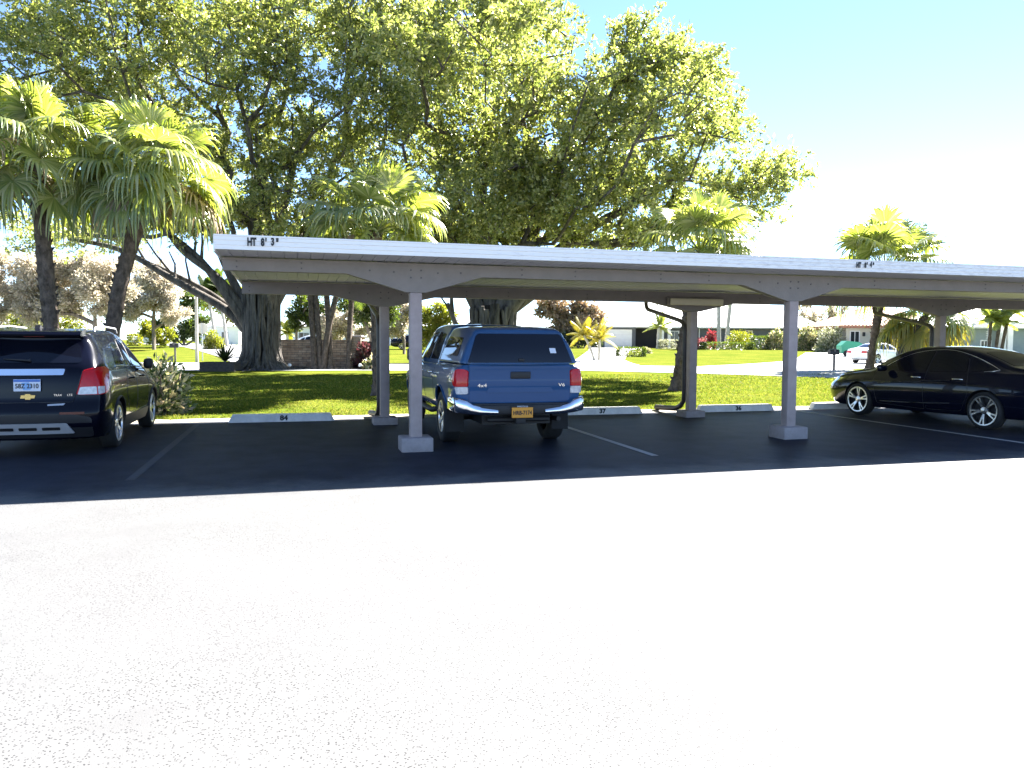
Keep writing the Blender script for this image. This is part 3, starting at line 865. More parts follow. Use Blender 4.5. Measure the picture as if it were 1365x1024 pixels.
# ---- blue pickup with a camper shell ---------------------------------------
def make_pickup(loc, label):
    L, HW = 5.39, .945
    root = empty('parked_pickup', loc, 0, label, 'pickup')
    K = dict(zb=[(0, .58), (.5, .50), (1.2, .46), (4.6, .46), (5.3, .42)],
             wb=[(0, .86), (.4, .89), (4.8, .88), (5.3, .78)],
             zs=[(0, .88), (5.3, .82)],
             ws=[(0, .915), (.3, HW), (4.7, .94), (5.3, .82)],
             zk=[(0, 1.13), (1.7, 1.13), (4.0, 1.10), (5.3, .95)],
             wk=[(0, .89), (.3, .905), (4.2, .88), (5.3, .72)],
             zr=[(0, 1.185), (1.7, 1.185), (3.9, 1.18), (4.2, 1.19), (5.0, 1.14), (5.3, 1.0)],
             wr=[(0, .83), (.5, .86), (4.2, .80), (5.3, .62)],
             rr=[(0, .03), (5.3, .04)], cr=[(0, .0), (1.7, .0), (4.2, .02), (5.3, .02)],
             e=[(0, .955), (.015, .975), (.05, .99), (.12, .998), (.2, 1), (4.95, 1), (5.1, .98), (5.2, .95), (5.27, .88)])
    ys = [y for y in stations(5.27, 56)]
    V, F = loft(carring(K), ys, 5.27, pch([(.4, .05), (.68, .01), (.9, 0), (1.1, .012), (1.2, .03)]), pch([(.4, .1), (.8, 0), (1.2, .15)]), dR=.4, bulge=(.018, .14))
    body = mesh_obj('body', [(x, y+.12, z) for x, y, z in V], F, [M['blue'], M['trimblk']], root)
    ax = [(1.20, .385, HW), (4.44, .385, HW)]
    cut_arches(body, ax, .47, .36)
    for (y, z, hw) in ax:
        for s in (1, -1): make_wheel(root, s*(hw-.145), y, z, s, .385, .235, .255, 6, twin=False)
    # cab
    KC = dict(zb=[(0, 1.05)], wb=[(0, .80)], zs=[(0, 1.14)], ws=[(0, .87), (2.3, .86)], zk=[(0, 1.19)], wk=[(0, .85), (2.6, .82)],
              zr=[(0, 1.70), (.15, 1.755), (.8, 1.775), (1.4, 1.75), (1.8, 1.66), (2.2, 1.44), (2.55, 1.24)],
              wr=[(0, .63), (1.4, .635), (2.0, .66), (2.55, .72)], rr=[(0, .08), (2.5, .03)], cr=[(0, .02)],
              e=[(0, .95), (.04, .98), (.1, 1), (2.5, 1), (2.55, .97)])
    V, F = loft(carring(KC), [0, .015, .04, .08, .13] + list(np.linspace(.2, 2.55, 26)), 2.55, pch([(1.1, 0), (1.3, 0), (1.75, .12)]), None, dR=.5, bulge=(.03, .10))
    cab = mesh_obj('cab', [(x, y+1.70, z) for x, y, z in V], F, [M['blue']], root)
    bc = bvh_of(cab)
    for s, a in ((1, 'x+'), (-1, 'x-')):
        panel(bc, rpoly([(1.92, 1.22), (2.02, 1.62), (2.60, 1.665), (2.66, 1.215)], .05), a, .004, 'rear_door_window', M['glass'], root)
        panel(bc, rpoly([(2.76, 1.215), (2.70, 1.665), (3.10, 1.65), (3.42, 1.50), (3.88, 1.225)], .05), a, .004, 'front_door_window', M['glass'], root)
    bb = bvh_of(body)
    for s, a in ((1, 'x+'), (-1, 'x-')):
        for pts in ([(1.78, .56), (1.78, 1.15)], [(2.70, .56), (2.70, 1.15)], [(3.78, .60), (3.80, 1.13)], [(1.79, .56), (3.78, .56)]):
            strip(bb, pts, a, -.003, .007, 'door_seam', M['black'], root)
        for y in (2.0, 2.95):
            p, nn = cast(bb, a, y, 1.02)
            MB().tube([p+Vector((0, -.10, 0)), p+Vector((s*.04, -.08, .004)), p+Vector((s*.042, .08, .004)), p+Vector((0, .10, 0))], .015, 8).build('door_handle', M['chrome'], root, 60)
        for wy in (1.20, 4.44):
            arc = [(wy+.47*math.cos(t), .385+.47*math.sin(t)) for t in np.linspace(.1, math.pi-.1, 22)]
            strip(bb, arc, a, .0, .022, 'arch_flare', M['blue'], root)
        st = MB().tube([(s*.86, 1.85, .44), (s*.93, 1.95, .42), (s*.93, 3.7, .42), (s*.86, 3.8, .44)], .045, 10)
        st.build('side_step', M['trimblk'], root, 60)
        mr = MB(); mr.bbox(s*1.0-.10, s*1.0+.10, 3.50, 3.62, 1.16, 1.38, .035); mr.tube([(s*.84, 3.62, 1.22), (s*.95, 3.58, 1.22)], .03, 8)
        mr.build('mirror', M['trimblk'], root, 50)
    # camper shell
    KT = dict(zb=[(0, 1.19)], wb=[(0, .80), (1.5, .83)], zs=[(0, 1.215)], ws=[(0, .845), (1.5, .865)], zk=[(0, 1.25)], wk=[(0, .84), (1.5, .86)],
              zr=[(0, 1.66), (.2, 1.685), (.8, 1.715), (1.62, 1.72)], wr=[(0, .665), (1.6, .675)], rr=[(0, .085), (1.6, .09)], cr=[(0, .02), (1.6, .025)],
              e=[(0, .955), (.015, .975), (.04, .99), (.09, 1), (1.55, 1), (1.62, .97)])
    V, F = loft(carring(KT), [0, .015, .04, .08, .13] + list(np.linspace(.2, 1.62, 18)), 1.62, pch([(1.19, 0), (1.25, .005), (1.65, .12), (1.75, .20)]), None, dR=.35, bulge=(.035, .02))
    shell = mesh_obj('camper_shell', [(x, y+.10, z) for x, y, z in V], F, [M['blue']], root)
    bs = bvh_of(shell)
    panel(bs, rpoly([(-.75, 1.215), (-.61, 1.61), (.61, 1.61), (.75, 1.215)], [.02, .06, .06, .02]), 'y-', .010, 'rear_window', M['glass'], shell, rim=.012)
    strip(bs, rpoly([(-.77, 1.20), (-.625, 1.625), (.625, 1.625), (.77, 1.20)], [.02, .07, .07, .02]), 'y-', .002, .010, 'window_frame', M['blue'], shell, True)
    hz = cast(bs, 'y-', 0, 1.25)[0]
    MB().bbox(-.04, .04, hz.y-.035, hz.y, 1.235, 1.275, .01).build('latch', M['trimblk'], shell)
    pa = panel(bs, rpoly([(.43, 1.345), (.415, 1.415), (.505, 1.415), (.52, 1.345)], .008), 'y-', .013, 'sticker', M['plate_w'], shell, rim=.004)
    for s, a in ((1, 'x+'), (-1, 'x-')):
        panel(bs, rpoly([(.42, 1.30), (.55, 1.56), (1.52, 1.58), (1.52, 1.30)], .07), a, .006, 'side_window', M['glass'], shell)
    # tailgate
    tg = MB()
    yt = .118
    prof = [(yt+.03, .665), (yt-.004, .675), (yt-.012, .80), (yt-.014, .855), (yt-.022, .875), (yt-.020, .97), (yt-.014, 1.10), (yt-.024, 1.125), (yt-.026, 1.165), (yt-.010, 1.19), (yt+.03, 1.192)]
    tg.prism([(u, w) for u, w in prof], 'x', -.725, .725)
    tgo = tg.build('tailgate', M['blue'], root, 25)
    em = MB(); em.prism(rpoly([(-.49, .80), (-.44, .885), (.44, .885), (.49, .80)], .03), 'y', yt-.020, yt-.008); em.build('lower_crease', M['blue'], tgo, 30)
    MB().bbox(-.145, .145, yt-.032, yt-.012, .99, 1.09, .012).build('handle', M['trimblk'], tgo, 40)
    for s in (1, -1):
        dx = 'd+' if s > 0 else 'd-'
        tl = panel(bb, rpoly([(.610, .888), (.612, 1.10), (.66, 1.125), (.74, 1.12), (.815, 1.06), (.835, .98), (.80, .91), (.76, .888)], [.01, .03, .03, .04, .05, .05, .04, .02]), dx, .022, 'tail_lamp', M['red'], root, res=.035, rim=.03)
        panel(bb, rpoly([(.612, .785), (.612, .882), (.755, .882), (.735, .785)], .015), dx, .018, 'reversing_lens', M['clear'], tl, res=.04, rim=.02)
    for tx, px_ in (('4x4', -.55), ('V6', .60)):
        text('badge', tx, .065, M['chrome'], tgo, (px_, yt-.032, .87 + .03), (1,0,0), (0,0,1), .004, sx=1.35)
    # bumper: chrome corners wrapping round a dark step
    bu = MB()
    path = [(-.955, .42), (-.955, .12), (-.90, .03), (-.80, .0), (.80, .0), (.90, .03), (.955, .12), (.955, .42)]
    def band(pts, z0, z1, zi0, zi1, mat, name, t=.05):
        n = len(pts); v = []
        for (x, y) in pts:
            v += [(x, y+.012, z0), (x, y, z0+.02), (x, y-.004, (z0+z1)/2), (x, y, z1-.025), (x*.985, y+.02, z1), (x*.95, y+t, z1), (x*.95, y+t, z0)]
        k = 7; f = []
        for i in range(n-1):
            for j in range(k): f.append((i*k+j, i*k+(j+1) % k, (i+1)*k+(j+1) % k, (i+1)*k+j))
        f += [tuple(range(k)), tuple(range((n-1)*k+k-1, (n-1)*k-1, -1))]
        return mesh_obj(name, v, f, [mat], root, 40)
    bump = MB(); bump.bbox(-.60, .60, .02, .16, .50, .635, .02); bump.bbox(-.70, .70, .05, .18, .60, .655, .015)
    bump.build('bumper_step', M['trimblk'], root, 40)
    cpath = [(-.945, .55), (-.945, .14), (-.925, .075), (-.88, .03), (-.78, .01)]
    for s in (1, -1):
        pp = []
        for (x, y), z0, z1 in zip(cpath + [(-.70, .005), (-.56, .005), (-.34, .01)], (.56, .545, .54, .535, .52, .51, .50, .50), (.73, .735, .735, .73, .70, .645, .60, .575)):
            pp.append((x*-s, y, z0, z1))
        v = []; k = 6
        for x, y, z0, z1 in pp:
            v += [(x, y+.015, z0), (x, y, z0+.018), (x, y-.004, (z0+z1)/2), (x, y+.004, z1-.018), (x*.985, y+.02, z1), (x*.94, y+.06, z1-.02)]
        f = []
        for i in range(len(pp)-1):
            for j in range(k-1): f.append((i*k+j, i*k+j+1, (i+1)*k+j+1, (i+1)*k+j))
        mesh_obj('chrome_corner', v, f, [M['chrome']], root, 50)
    pl = MB().bbox(-.152, .152, -.012, .0, .455, .60, .006).build('licence_plate', M['plate_o'], root)
    text('plate_number', 'HRB-7174', .080, M['black'], pl, (0, -.0155, .523), (1,0,0), (0,0,1), .0008, sx=.80, bold=.002)
    text('plate_frame_text', 'PRESTIGE', .030, M['plate_w'], pl, (0, -.0155, .612), (1,0,0), (0,0,1), .0008, sx=1.25)
    MB().bbox(-.165, .165, -.010, -.001, .598, .626, .004).build('plate_frame', M['trimblk'], pl)
    h = MB(); h.bbox(-.07, .07, .06, .3, .36, .45, .01); h.tube([(-.45, .2, .42), (.45, .2, .42)], .04, 8); h.build('tow_hitch', M['trimblk'], root, 40)
    un = MB(); un.box(-.5, .5, .3, 4.8, .34, .50); un.tube([(-.75, 1.2, .385), (.75, 1.2, .385)], .06, 10); un.lathe([(0, -.14), (.15, -.1), (.17, 0), (.15, .1), (0, .14)], 'y', (0, 1.2, .385), 16)
    un.build('underbody', M['trimblk'], root, 40)
    for s in (1, -1):
        MB().bbox(s*.80-.13, s*.80+.13, .72, .735, .20, .52, .004).build('mud_flap', M['rubber'], root)
    MB().tube([(.55, .55, .40), (.60, .2, .41)], .035, 10).build('exhaust', M['trimblk'], root, 60)
    return root
make_pickup((2.97, 10.10, 0), 'blue pickup with a matching camper shell parked between the carport posts')

# ---- sedans ----------------------------------------------------------------
def make_sedan(loc, rz, paint, label, name='parked_sedan', detail=True, group=None):
    L, HW = 5.0, .93
    root = empty(name, loc, rz, label, 'car', group)
    K = dict(zb=[(0, .34), (.5, .22), (4.4, .19), (5, .24)],
             wb=[(0, .80), (.4, .87), (4.5, .86), (5, .72)],
             zs=[(0, .62), (1, .62), (4, .60), (5, .50)],
             ws=[(0, .86), (.5, .925), (2.5, HW), (4.3, .92), (5, .76)],
             zk=[(0, .98), (.8, .985), (2.2, .955), (3.5, .92), (4.2, .86), (5, .72)],
             wk=[(0, .78), (.7, .84), (2.5, .85), (3.6, .83), (4.4, .78), (5, .62)],
             zr=[(0, 1.03), (.35, 1.06), (.75, 1.10), (1.15, 1.24), (1.6, 1.375), (2.1, 1.435), (2.6, 1.435), (3.0, 1.36), (3.4, 1.18), (3.72, 1.0), (4.0, .955), (4.5, .88), (5, .77)],
             wr=[(0, .68), (.6, .69), (1.2, .60), (2.0, .575), (2.7, .59), (3.3, .66), (3.75, .72), (4.4, .68), (5, .52)],
             rr=[(0, .04), (.8, .05), (1.6, .08), (2.8, .08), (3.7, .035), (5, .03)],
             cr=[(0, .02), (2, .03), (4, .03), (5, .02)],
             e=[(0, .93), (.02, .955), (.06, .98), (.14, .995), (.25, 1), (4.6, 1), (4.8, .97), (4.92, .90), (5, .80)])
    V, F = loft(carring(K), stations(L, 60), L, pch([(.2, .14), (.45, .0), (.7, .0), (1.0, .05)]), pch([(.2, .1), (.5, 0), (.8, .06)]), dR=.5, bulge=(.08, .22))
    body = mesh_obj('body', V, F, [paint, M['trimblk']], root)
    ax = [(1.08, .335, HW), (3.93, .335, HW)]
    cut_arches(body, ax, .37)
    for (y, z, hw) in ax:
        for s in (1, -1): make_wheel(root, s*(hw-.118), y, z, s, .335, .258, .225, 5)
    bv = bvh_of(body)
    for s, a in ((1, 'x+'), (-1, 'x-')):
        fr = [(3.38, .965), (3.05, 1.17), (2.72, 1.30), (2.36, 1.355), (2.36, .98)]
        re = [(2.28, .98), (2.28, 1.36), (1.95, 1.355), (1.62, 1.29), (1.50, 1.0)]
        qt = [(1.42, 1.0), (1.52, 1.25), (1.30, 1.18), (1.05, 1.055)]
        panel(bv, rpoly(fr, .03), a, .004, 'front_door_window', M['glass'], root)
        panel(bv, rpoly(re, .03), a, .004, 'rear_door_window', M['glass'], root)
        panel(bv, rpoly(qt, .02), a, .004, 'quarter_window', M['glass'], root)
        if detail:
            dlo = cr([(3.48, .955), (3.08, 1.195), (2.74, 1.325), (2.34, 1.385), (1.95, 1.38), (1.55, 1.285), (1.25, 1.18), (.93, 1.055)], 3)
            strip(bv, dlo + [(1.0, 1.028), (1.16, 1.012)], a, .004, .008, 'window_trim', M['chrome'], root)
            strip(bv, rpoly([(3.55, .92), (3.45, .30), (2.33, .26), (2.32, .97), (2.33, 1.37)], .03), a, -.003, .006, 'door_seam', M['black'], root)
            strip(bv, rpoly([(2.32, .27), (1.55, .28), (1.38, .62), (1.45, .98), (1.6, 1.27)], .08), a, -.003, .006, 'door_seam', M['black'], root)
            strip(bv, [(3.35, .34), (2.6, .36), (1.75, .41)], a, .002, .016, 'rocker_crease', paint, root)
            strip(bv, cr([(3.40, .70), (2.8, .755), (2.2, .80), (1.75, .83)], 4), a, -.004, .02, 'side_crease', paint, root)
            for y in (2.52, 1.62):
                p, nn = cast(bv, a, y, .86)
                MB().tube([p+Vector((0, -.10, 0)), p+Vector((s*.035, -.08, .004)), p+Vector((s*.037, .08, .004)), p+Vector((0, .10, 0))], .012, 8).build('door_handle', M['chrome'] if s < 0 else paint, root, 60)
        MB().bbox(s*.98-.11, s*.98+.11, 3.20, 3.31, .95, 1.08, .04).build('mirror', paint, root, 50)
        P = [(s*.40, .74), (s*.42, .88), (s*.80, .86), (s*.82, .76)]
        panel(bv, rpoly(P if s < 0 else P[::-1], .02), 'y-', .008, 'tail_lamp', M['red'], root, rim=.02)
        P = [(s*.40, .56), (s*.42, .68), (s*.70, .70), (s*.72, .60)]
        panel(bv, rpoly(P if s < 0 else P[::-1], .02), 'y+', .006, 'headlight', M['clear'], root, rim=.02)
    panel(bv, rpoly([(-.52, .80), (-.43, 1.45), (.43, 1.45), (.52, .80)], .06), 'z+', .004, 'rear_window', M['glass'], root)
    panel(bv, rpoly([(-.45, 2.78), (-.60, 3.62), (.60, 3.62), (.45, 2.78)], .06), 'z+', .004, 'windscreen', M['glass'], root)
    return root
make_sedan((12.60, 9.70, 0), .092, M['blackcar'], 'black sedan with chrome window trim parked under the right end of the carport')
# ------------------------------------------------------------------ leaves and trees
M['ficus_leaf'] = leafm('ficus_leaf', [(.10, .13, .045), (.19, .22, .08), (.31, .32, .13), (.46, .43, .25)], .54, (1.26, 1.34, .58), .36, .9)
M['ficus_bark'] = bark_mat('ficus_bark', (.035, .03, .026), (.155, .137, .118), 5, .18)
M['palm_leaf'] = leafm('palm_leaf', [(.13, .175, .06), (.19, .235, .075), (.27, .295, .11), (.40, .40, .24)], .46, (1.4, 1.42, .45), .30, 1.0)
M['palm_leaf_yellow'] = leafm('palm_leaf_yellow', [(.19, .18, .05), (.27, .24, .07), (.14, .16, .04)], .45, (1.6, 1.4, .25), .4, .6)
M['palm_dry'] = leafm('palm_dry', [(.24, .18, .12), (.38, .29, .22), (.20, .18, .09)], .3, (1.2, 1.0, .7), .7, .3)
M['fig_root'] = bark_mat('fig_aerial_roots', (.024, .021, .018), (.15, .133, .115), 5, .15)
M['fig_core'] = bark_mat('fig_trunk_core', (.015, .012, .010), (.06, .05, .042), 5, .15)
M['palm_bark'] = bark_mat('palm_bark', (.05, .038, .03), (.17, .13, .105), 9, .6)
M['palm_grey'] = bark_mat('palm_grey', (.32, .31, .29), (.55, .53, .50), 5, .8, .3)
M['oak_leaf'] = leafm('pale_leaf', [(.30, .29, .21), (.47, .43, .36), (.60, .53, .47), (.38, .35, .27)], .42, (1.15, 1.1, .9), .5, .5)
M['green_leaf'] = leafm('green_leaf', [(.035, .06, .018), (.06, .09, .025), (.10, .13, .04)], .38, (1.6, 1.6, .4), .4, .5)
M['lime_leaf'] = leafm('lime_leaf', [(.13, .16, .03), (.20, .22, .04), (.26, .25, .05)], .42, (1.5, 1.5, .35), .45, .4)
M['dark_leaf'] = leafm('dark_leaf', [(.02, .032, .012), (.035, .05, .018), (.055, .07, .025)], .3, (1.5, 1.5, .4), .4, .5)
M['white_flower'] = leafm('white_flower', [(.60, .58, .50), (.35, .36, .20), (.12, .14, .06)], .3, (1, 1, .9), .6, .3)
M['cream_leaf'] = leafm('cream_leaf', [(.07, .11, .035), (.12, .17, .06), (.50, .50, .33), (.66, .52, .44)], .35, (1.3, 1.2, .8), .45, .5)
M['pink_leaf'] = leafm('pink_leaf', [(.45, .12, .14), (.55, .22, .22), (.14, .13, .05)], .35, (1.2, .9, .9), .5, .4)
M['red_leaf'] = leafm('red_leaf', [(.22, .04, .05), (.33, .07, .09), (.10, .05, .03)], .35, (1.2, .6, .6), .45, .4)
M['purple_leaf'] = leafm('purple_leaf', [(.08, .03, .035), (.14, .06, .06), (.05, .05, .025)], .3, (1.2, .7, .8), .45, .4)
M['grass_blade'] = leafm('grass_blade', [(.056, .097, .016), (.098, .133, .022), (.165, .172, .032), (.24, .21, .07)], .4, (1.3, 1.4, .65), .6, .05)
M['bark'] = bark_mat('grey_bark', (.09, .075, .06), (.26, .22, .18), 6, .3)

def leaf_verts(C, D, L, Wd, up_bias=.35, rng=RNG):
    """C (n,3) base points, D (n,3) directions; returns folded-diamond quads"""
    n = len(C)
    D = D / (np.linalg.norm(D, axis=1, keepdims=True)+1e-9)
    R = rng.normal(size=(n, 3)); R[:, 2] += up_bias
    S = np.cross(D, R); S /= (np.linalg.norm(S, axis=1, keepdims=True)+1e-9)
    Nn = np.cross(S, D)
    l = (L*rng.uniform(.5, 1.45, (n, 1))); w = Wd*rng.uniform(.7, 1.25, (n, 1))
    mid = C + D*l*.48
    v = np.stack([C, mid + S*w*.5 + Nn*w*.14, C + D*l - Nn*l*.10, mid - S*w*.5 + Nn*w*.14], 1).reshape(-1, 3)
    f = np.arange(n*4).reshape(n, 4)
    return v, f

def clump_leaves(centers, radii, per, L, Wd, flat=.75, droop=-.1, rng=RNG, sprig=0):
    """leaf bases spread through ellipsoidal clumps; sprig > 0 gathers them on short twigs of that length"""
    Cs, Ds = [], []
    for c, r, k in zip(centers, radii, per):
        if sprig:
            ns = max(3, int(k/22))
            d0 = rng.normal(size=(ns, 3)); d0 /= np.linalg.norm(d0, axis=1, keepdims=True)
            b0 = d0*r*rng.uniform(.25, 1.05, (ns, 1))**.6; b0[:, 2] *= flat
            tw = d0*.8 + rng.normal(size=(ns, 3))*.4 + np.array([0, 0, .55]); tw /= np.linalg.norm(tw, axis=1, keepdims=True)
            i = rng.integers(0, ns, k); t = rng.random((k, 1))
            p = b0[i] + tw[i]*t*sprig*rng.uniform(.7, 1.5, (ns, 1))[i] + rng.normal(size=(k, 3))*.055
            d = rng.normal(size=(k, 3)); d /= np.linalg.norm(d, axis=1, keepdims=True)
            dd = tw[i]*.7 + d*.9; dd[:, 2] += droop
        else:
            d = rng.normal(size=(k, 3)); d /= np.linalg.norm(d, axis=1, keepdims=True)
            q = r*rng.uniform(.12, 1, (k, 1))**.55
            q = q*(1 + .25*rng.normal(size=(k, 1)))
            p = d*q; p[:, 2] *= flat
            ax_ = rng.normal(size=3)*.8 + np.array([0, 0, .75]); ax_ /= np.linalg.norm(ax_)
            p = p + np.outer(p @ ax_, ax_)*rng.uniform(.2, 1.2)
            dd = d*.8 + rng.normal(size=(k, 3))*.55; dd[:, 2] += droop
        Cs.append(c + p); Ds.append(dd)
    return leaf_verts(np.concatenate(Cs), np.concatenate(Ds), L, Wd, .5, rng)

def skeleton(root_pts, targets, jitter=.12, seg=1.0, rng=random.Random(3)):
    """join targets to the tree one by one, each to the nearest existing node; returns nodes, parents"""
    nodes = [Vector(p) for p in root_pts]; par = [-1] + list(range(len(root_pts)-1))
    base = nodes[-1].copy(); plen = [0.0]*len(nodes)
    for i in range(1, len(nodes)): plen[i] = plen[i-1] + (nodes[i]-nodes[i-1]).length
    start = max(0, len(nodes)-4)
    for t in sorted(targets, key=lambda p: (Vector(p)-base).length):
        t = Vector(t)
        best, bi = 1e9, None
        for i in range(start, len(nodes)):
            d = (nodes[i]-t).length
            if nodes[i].z > t.z + .8*d: continue
            c = d + .38*plen[i]
            if c < best: best, bi = c, i
        if bi is None: bi = len(root_pts)-1
        a = nodes[bi]; d = (t-a).length; k = max(1, int(d/seg))
        prev = bi
        ctrl = a + (t-a)*.5 + Vector((0, 0, -.08*d if t.z > a.z else .12*d))
        for j in range(1, k+1):
            s = j/k
            p = (1-s)**2*a + 2*s*(1-s)*ctrl + s*s*t
            if j < k: p = p + Vector((rng.gauss(0, jitter), rng.gauss(0, jitter), rng.gauss(0, jitter*.7)))
            nodes.append(p); par.append(prev); plen.append(plen[prev] + (p-nodes[prev]).length); prev = len(nodes)-1
    return nodes, par

def limb_mesh(mb, nodes, par, tip=.03, exp=2.35, rmax=.6, sides=7):
    n = len(nodes); kids = [[] for _ in range(n)]
    for i, p in enumerate(par):
        if p >= 0: kids[p].append(i)
    r = [0]*n
    for i in range(n-1, -1, -1):
        r[i] = tip if not kids[i] else sum(r[k]**exp for k in kids[i])**(1/exp)
    for i in range(n): r[i] = min(r[i]*1.0, rmax)
    for i in range(n):
        if par[i] >= 0 and kids[par[i]] and kids[par[i]][0] != i or par[i] < 0:
            ch = [i] if par[i] < 0 else [par[i], i]
            rad = [r[i]] if par[i] < 0 else [min(r[par[i]], r[i]*1.25), r[i]]
            c = i
            while kids[c]:
                c = kids[c][0]; ch.append(c); rad.append(r[c])
            if len(ch) > 1: mb.tube([nodes[k] for k in ch], rad, sides if rad[0] > .08 else 5, True)
    return r

def in_lobes(lobes, n, rng, shell=.5):
    """points spread in a union of ellipsoids ((cx,cy,cz),(rx,ry,rz)), biased outward"""
    vol = np.array([l[1][0]*l[1][1]*l[1][2] for l in lobes]); pr = vol**.62/np.sum(vol**.62)
    out = []
    for j in range(n):
        l = lobes[j//3] if j < 3*len(lobes) and n > 5*len(lobes) else lobes[rng.choice(len(lobes), p=pr)]
        d = rng.normal(size=3); d /= np.linalg.norm(d)
        q = rng.uniform(shell**3, 1)**(1/3)
        out.append(np.array(l[0]) + d*q*np.array(l[1]))
    return np.array(out)

# ---- the two big figs
def fig_tree(px, zc, lobes_px, label, nclump, nleaf, trunk_r, trunk_h, low_limbs=(), seed=1, roots=62, big=()):
    rng = np.random.default_rng(seed); rd = random.Random(seed)
    x0, y0 = W(px, zc); z0 = gz(x0, y0)
    root = empty('fig_tree', (x0, y0, z0), 0, label, 'tree')
    def loc(p, q, z_c):
        a, b = W(p, z_c); return Vector((a-x0, b-y0, HZ(p, q, z_c)-z0))
    lobes = []
    for (p, q, z_c, rpx, rpy, rd_) in lobes_px:
        c = loc(p, q, z_c); s = z_c/1020
        lobes.append(((c.x, c.y, c.z), (rpx*s, rd_, rpy*s)))
    T = in_lobes(lobes, nclump, rng, .45)
    T = T[T[:, 2] > 2.6]
    top = [(0, 0, trunk_h*.0), (0, 0, trunk_h*.5), (.05, 0, trunk_h)]
    extra = [loc(*l) for l in low_limbs]
    nodes, par = skeleton(top, [tuple(t) for t in T] + [tuple(e) for e in extra], .16, 1.1, rd)
    mb = MB()
    limb_mesh(mb, nodes[2:], [-1 if p <= 1 else p-2 for p in par[2:]], .028, 2.15, trunk_r*.62)
    for pl, r0, r1 in big:
        pts = cr([tuple(loc(*q)) [:2] for q in pl], 5); zs = cr([(loc(*q).z, 0) for q in pl], 5)
        pts = [(a[0], a[1], c[0]) for a, c in zip(pts, zs)]; n_ = len(pts)
        mb.tube(pts, [r0+(r1-r0)*i/(n_-1) for i in range(n_)], 9)
        for j in (n_//2, 2*n_//3, n_-4):
            p = Vector(pts[j]); q = p + Vector((rd.uniform(-1.2, .6), rd.uniform(-.8, .8), rd.uniform(1.2, 2.6)))
            mb.tube([p, p*.5+q*.5+Vector((rd.uniform(-.2, .2), 0, .1)), q], [r1*.9, r1*.6, .03], 6)
    mb.build('limbs', M['ficus_bark'], root, 60)
    # trunk of fused aerial roots, flaring into buttress roots
    tb = MB()
    tb.tube([(0, 0, -.1), (0, 0, .5), (0, 0, trunk_h*.55), (0, 0, trunk_h), (0, 0, trunk_h*1.25)], [trunk_r*1.0, trunk_r*.76, trunk_r*.68, trunk_r*.8, trunk_r*.5], 16, True, 1)
    for k in range(roots):
        a = 2*math.pi*k/roots + rd.uniform(-.12, .12)
        rt = rd.uniform(.025, .135)*trunk_r
        pts, rr = [], []
        ph = rd.uniform(-.35, .35)
        flare = rd.uniform(1.15, 1.75)
        for j, t in enumerate(np.linspace(0, 1, 9)):
            z = -.08 + t*trunk_h*rd.uniform(1.15, 1.3)*1.0
            R = trunk_r*(.90 + (flare-.90)*max(0, 1-z/.9)**2.2 + .22*max(0, t-.7))
            aa = a + ph*t + .10*math.sin(6*t+k*1.7)
            pts.append((R*math.cos(aa), R*math.sin(aa), z)); rr.append(rt*(1.35 - .5*t))
        tb.tube(pts, rr, 7)
    for k in range(11):
        a = rd.uniform(0, 2*math.pi); l = rd.uniform(1.3, 2.9)*trunk_r
        pts = [(trunk_r*.9*math.cos(a), trunk_r*.9*math.sin(a), .35)]
        for t in (.3, .6, 1):
            aa = a + rd.uniform(-.2, .2)
            pts.append(((trunk_r*.9+l*t)*math.cos(aa), (trunk_r*.9+l*t)*math.sin(aa), .10*(1-t)-.03))
        tb.tube(pts, [.14, .12, .09, .04], 7)
    tb.build('trunk', [M['fig_root'], M['fig_core']], root, 70)
    # foliage
    Lb = []
    leaves_c = list(T) + [np.array(nodes[i]) for i in range(3, len(nodes)) if nodes[i].z > trunk_h+2.4 and rng.random() < .16]
    rad = rng.uniform(.3, .85, len(leaves_c))
    w = rad**2; per = np.maximum(20, (nleaf*w/np.sum(w))).astype(int)
    v, f = clump_leaves(leaves_c, rad, per, .18, .10, .72, -.05, rng, .55)
    np_mesh('crown', v, f, M['ficus_leaf'], root)
    return root

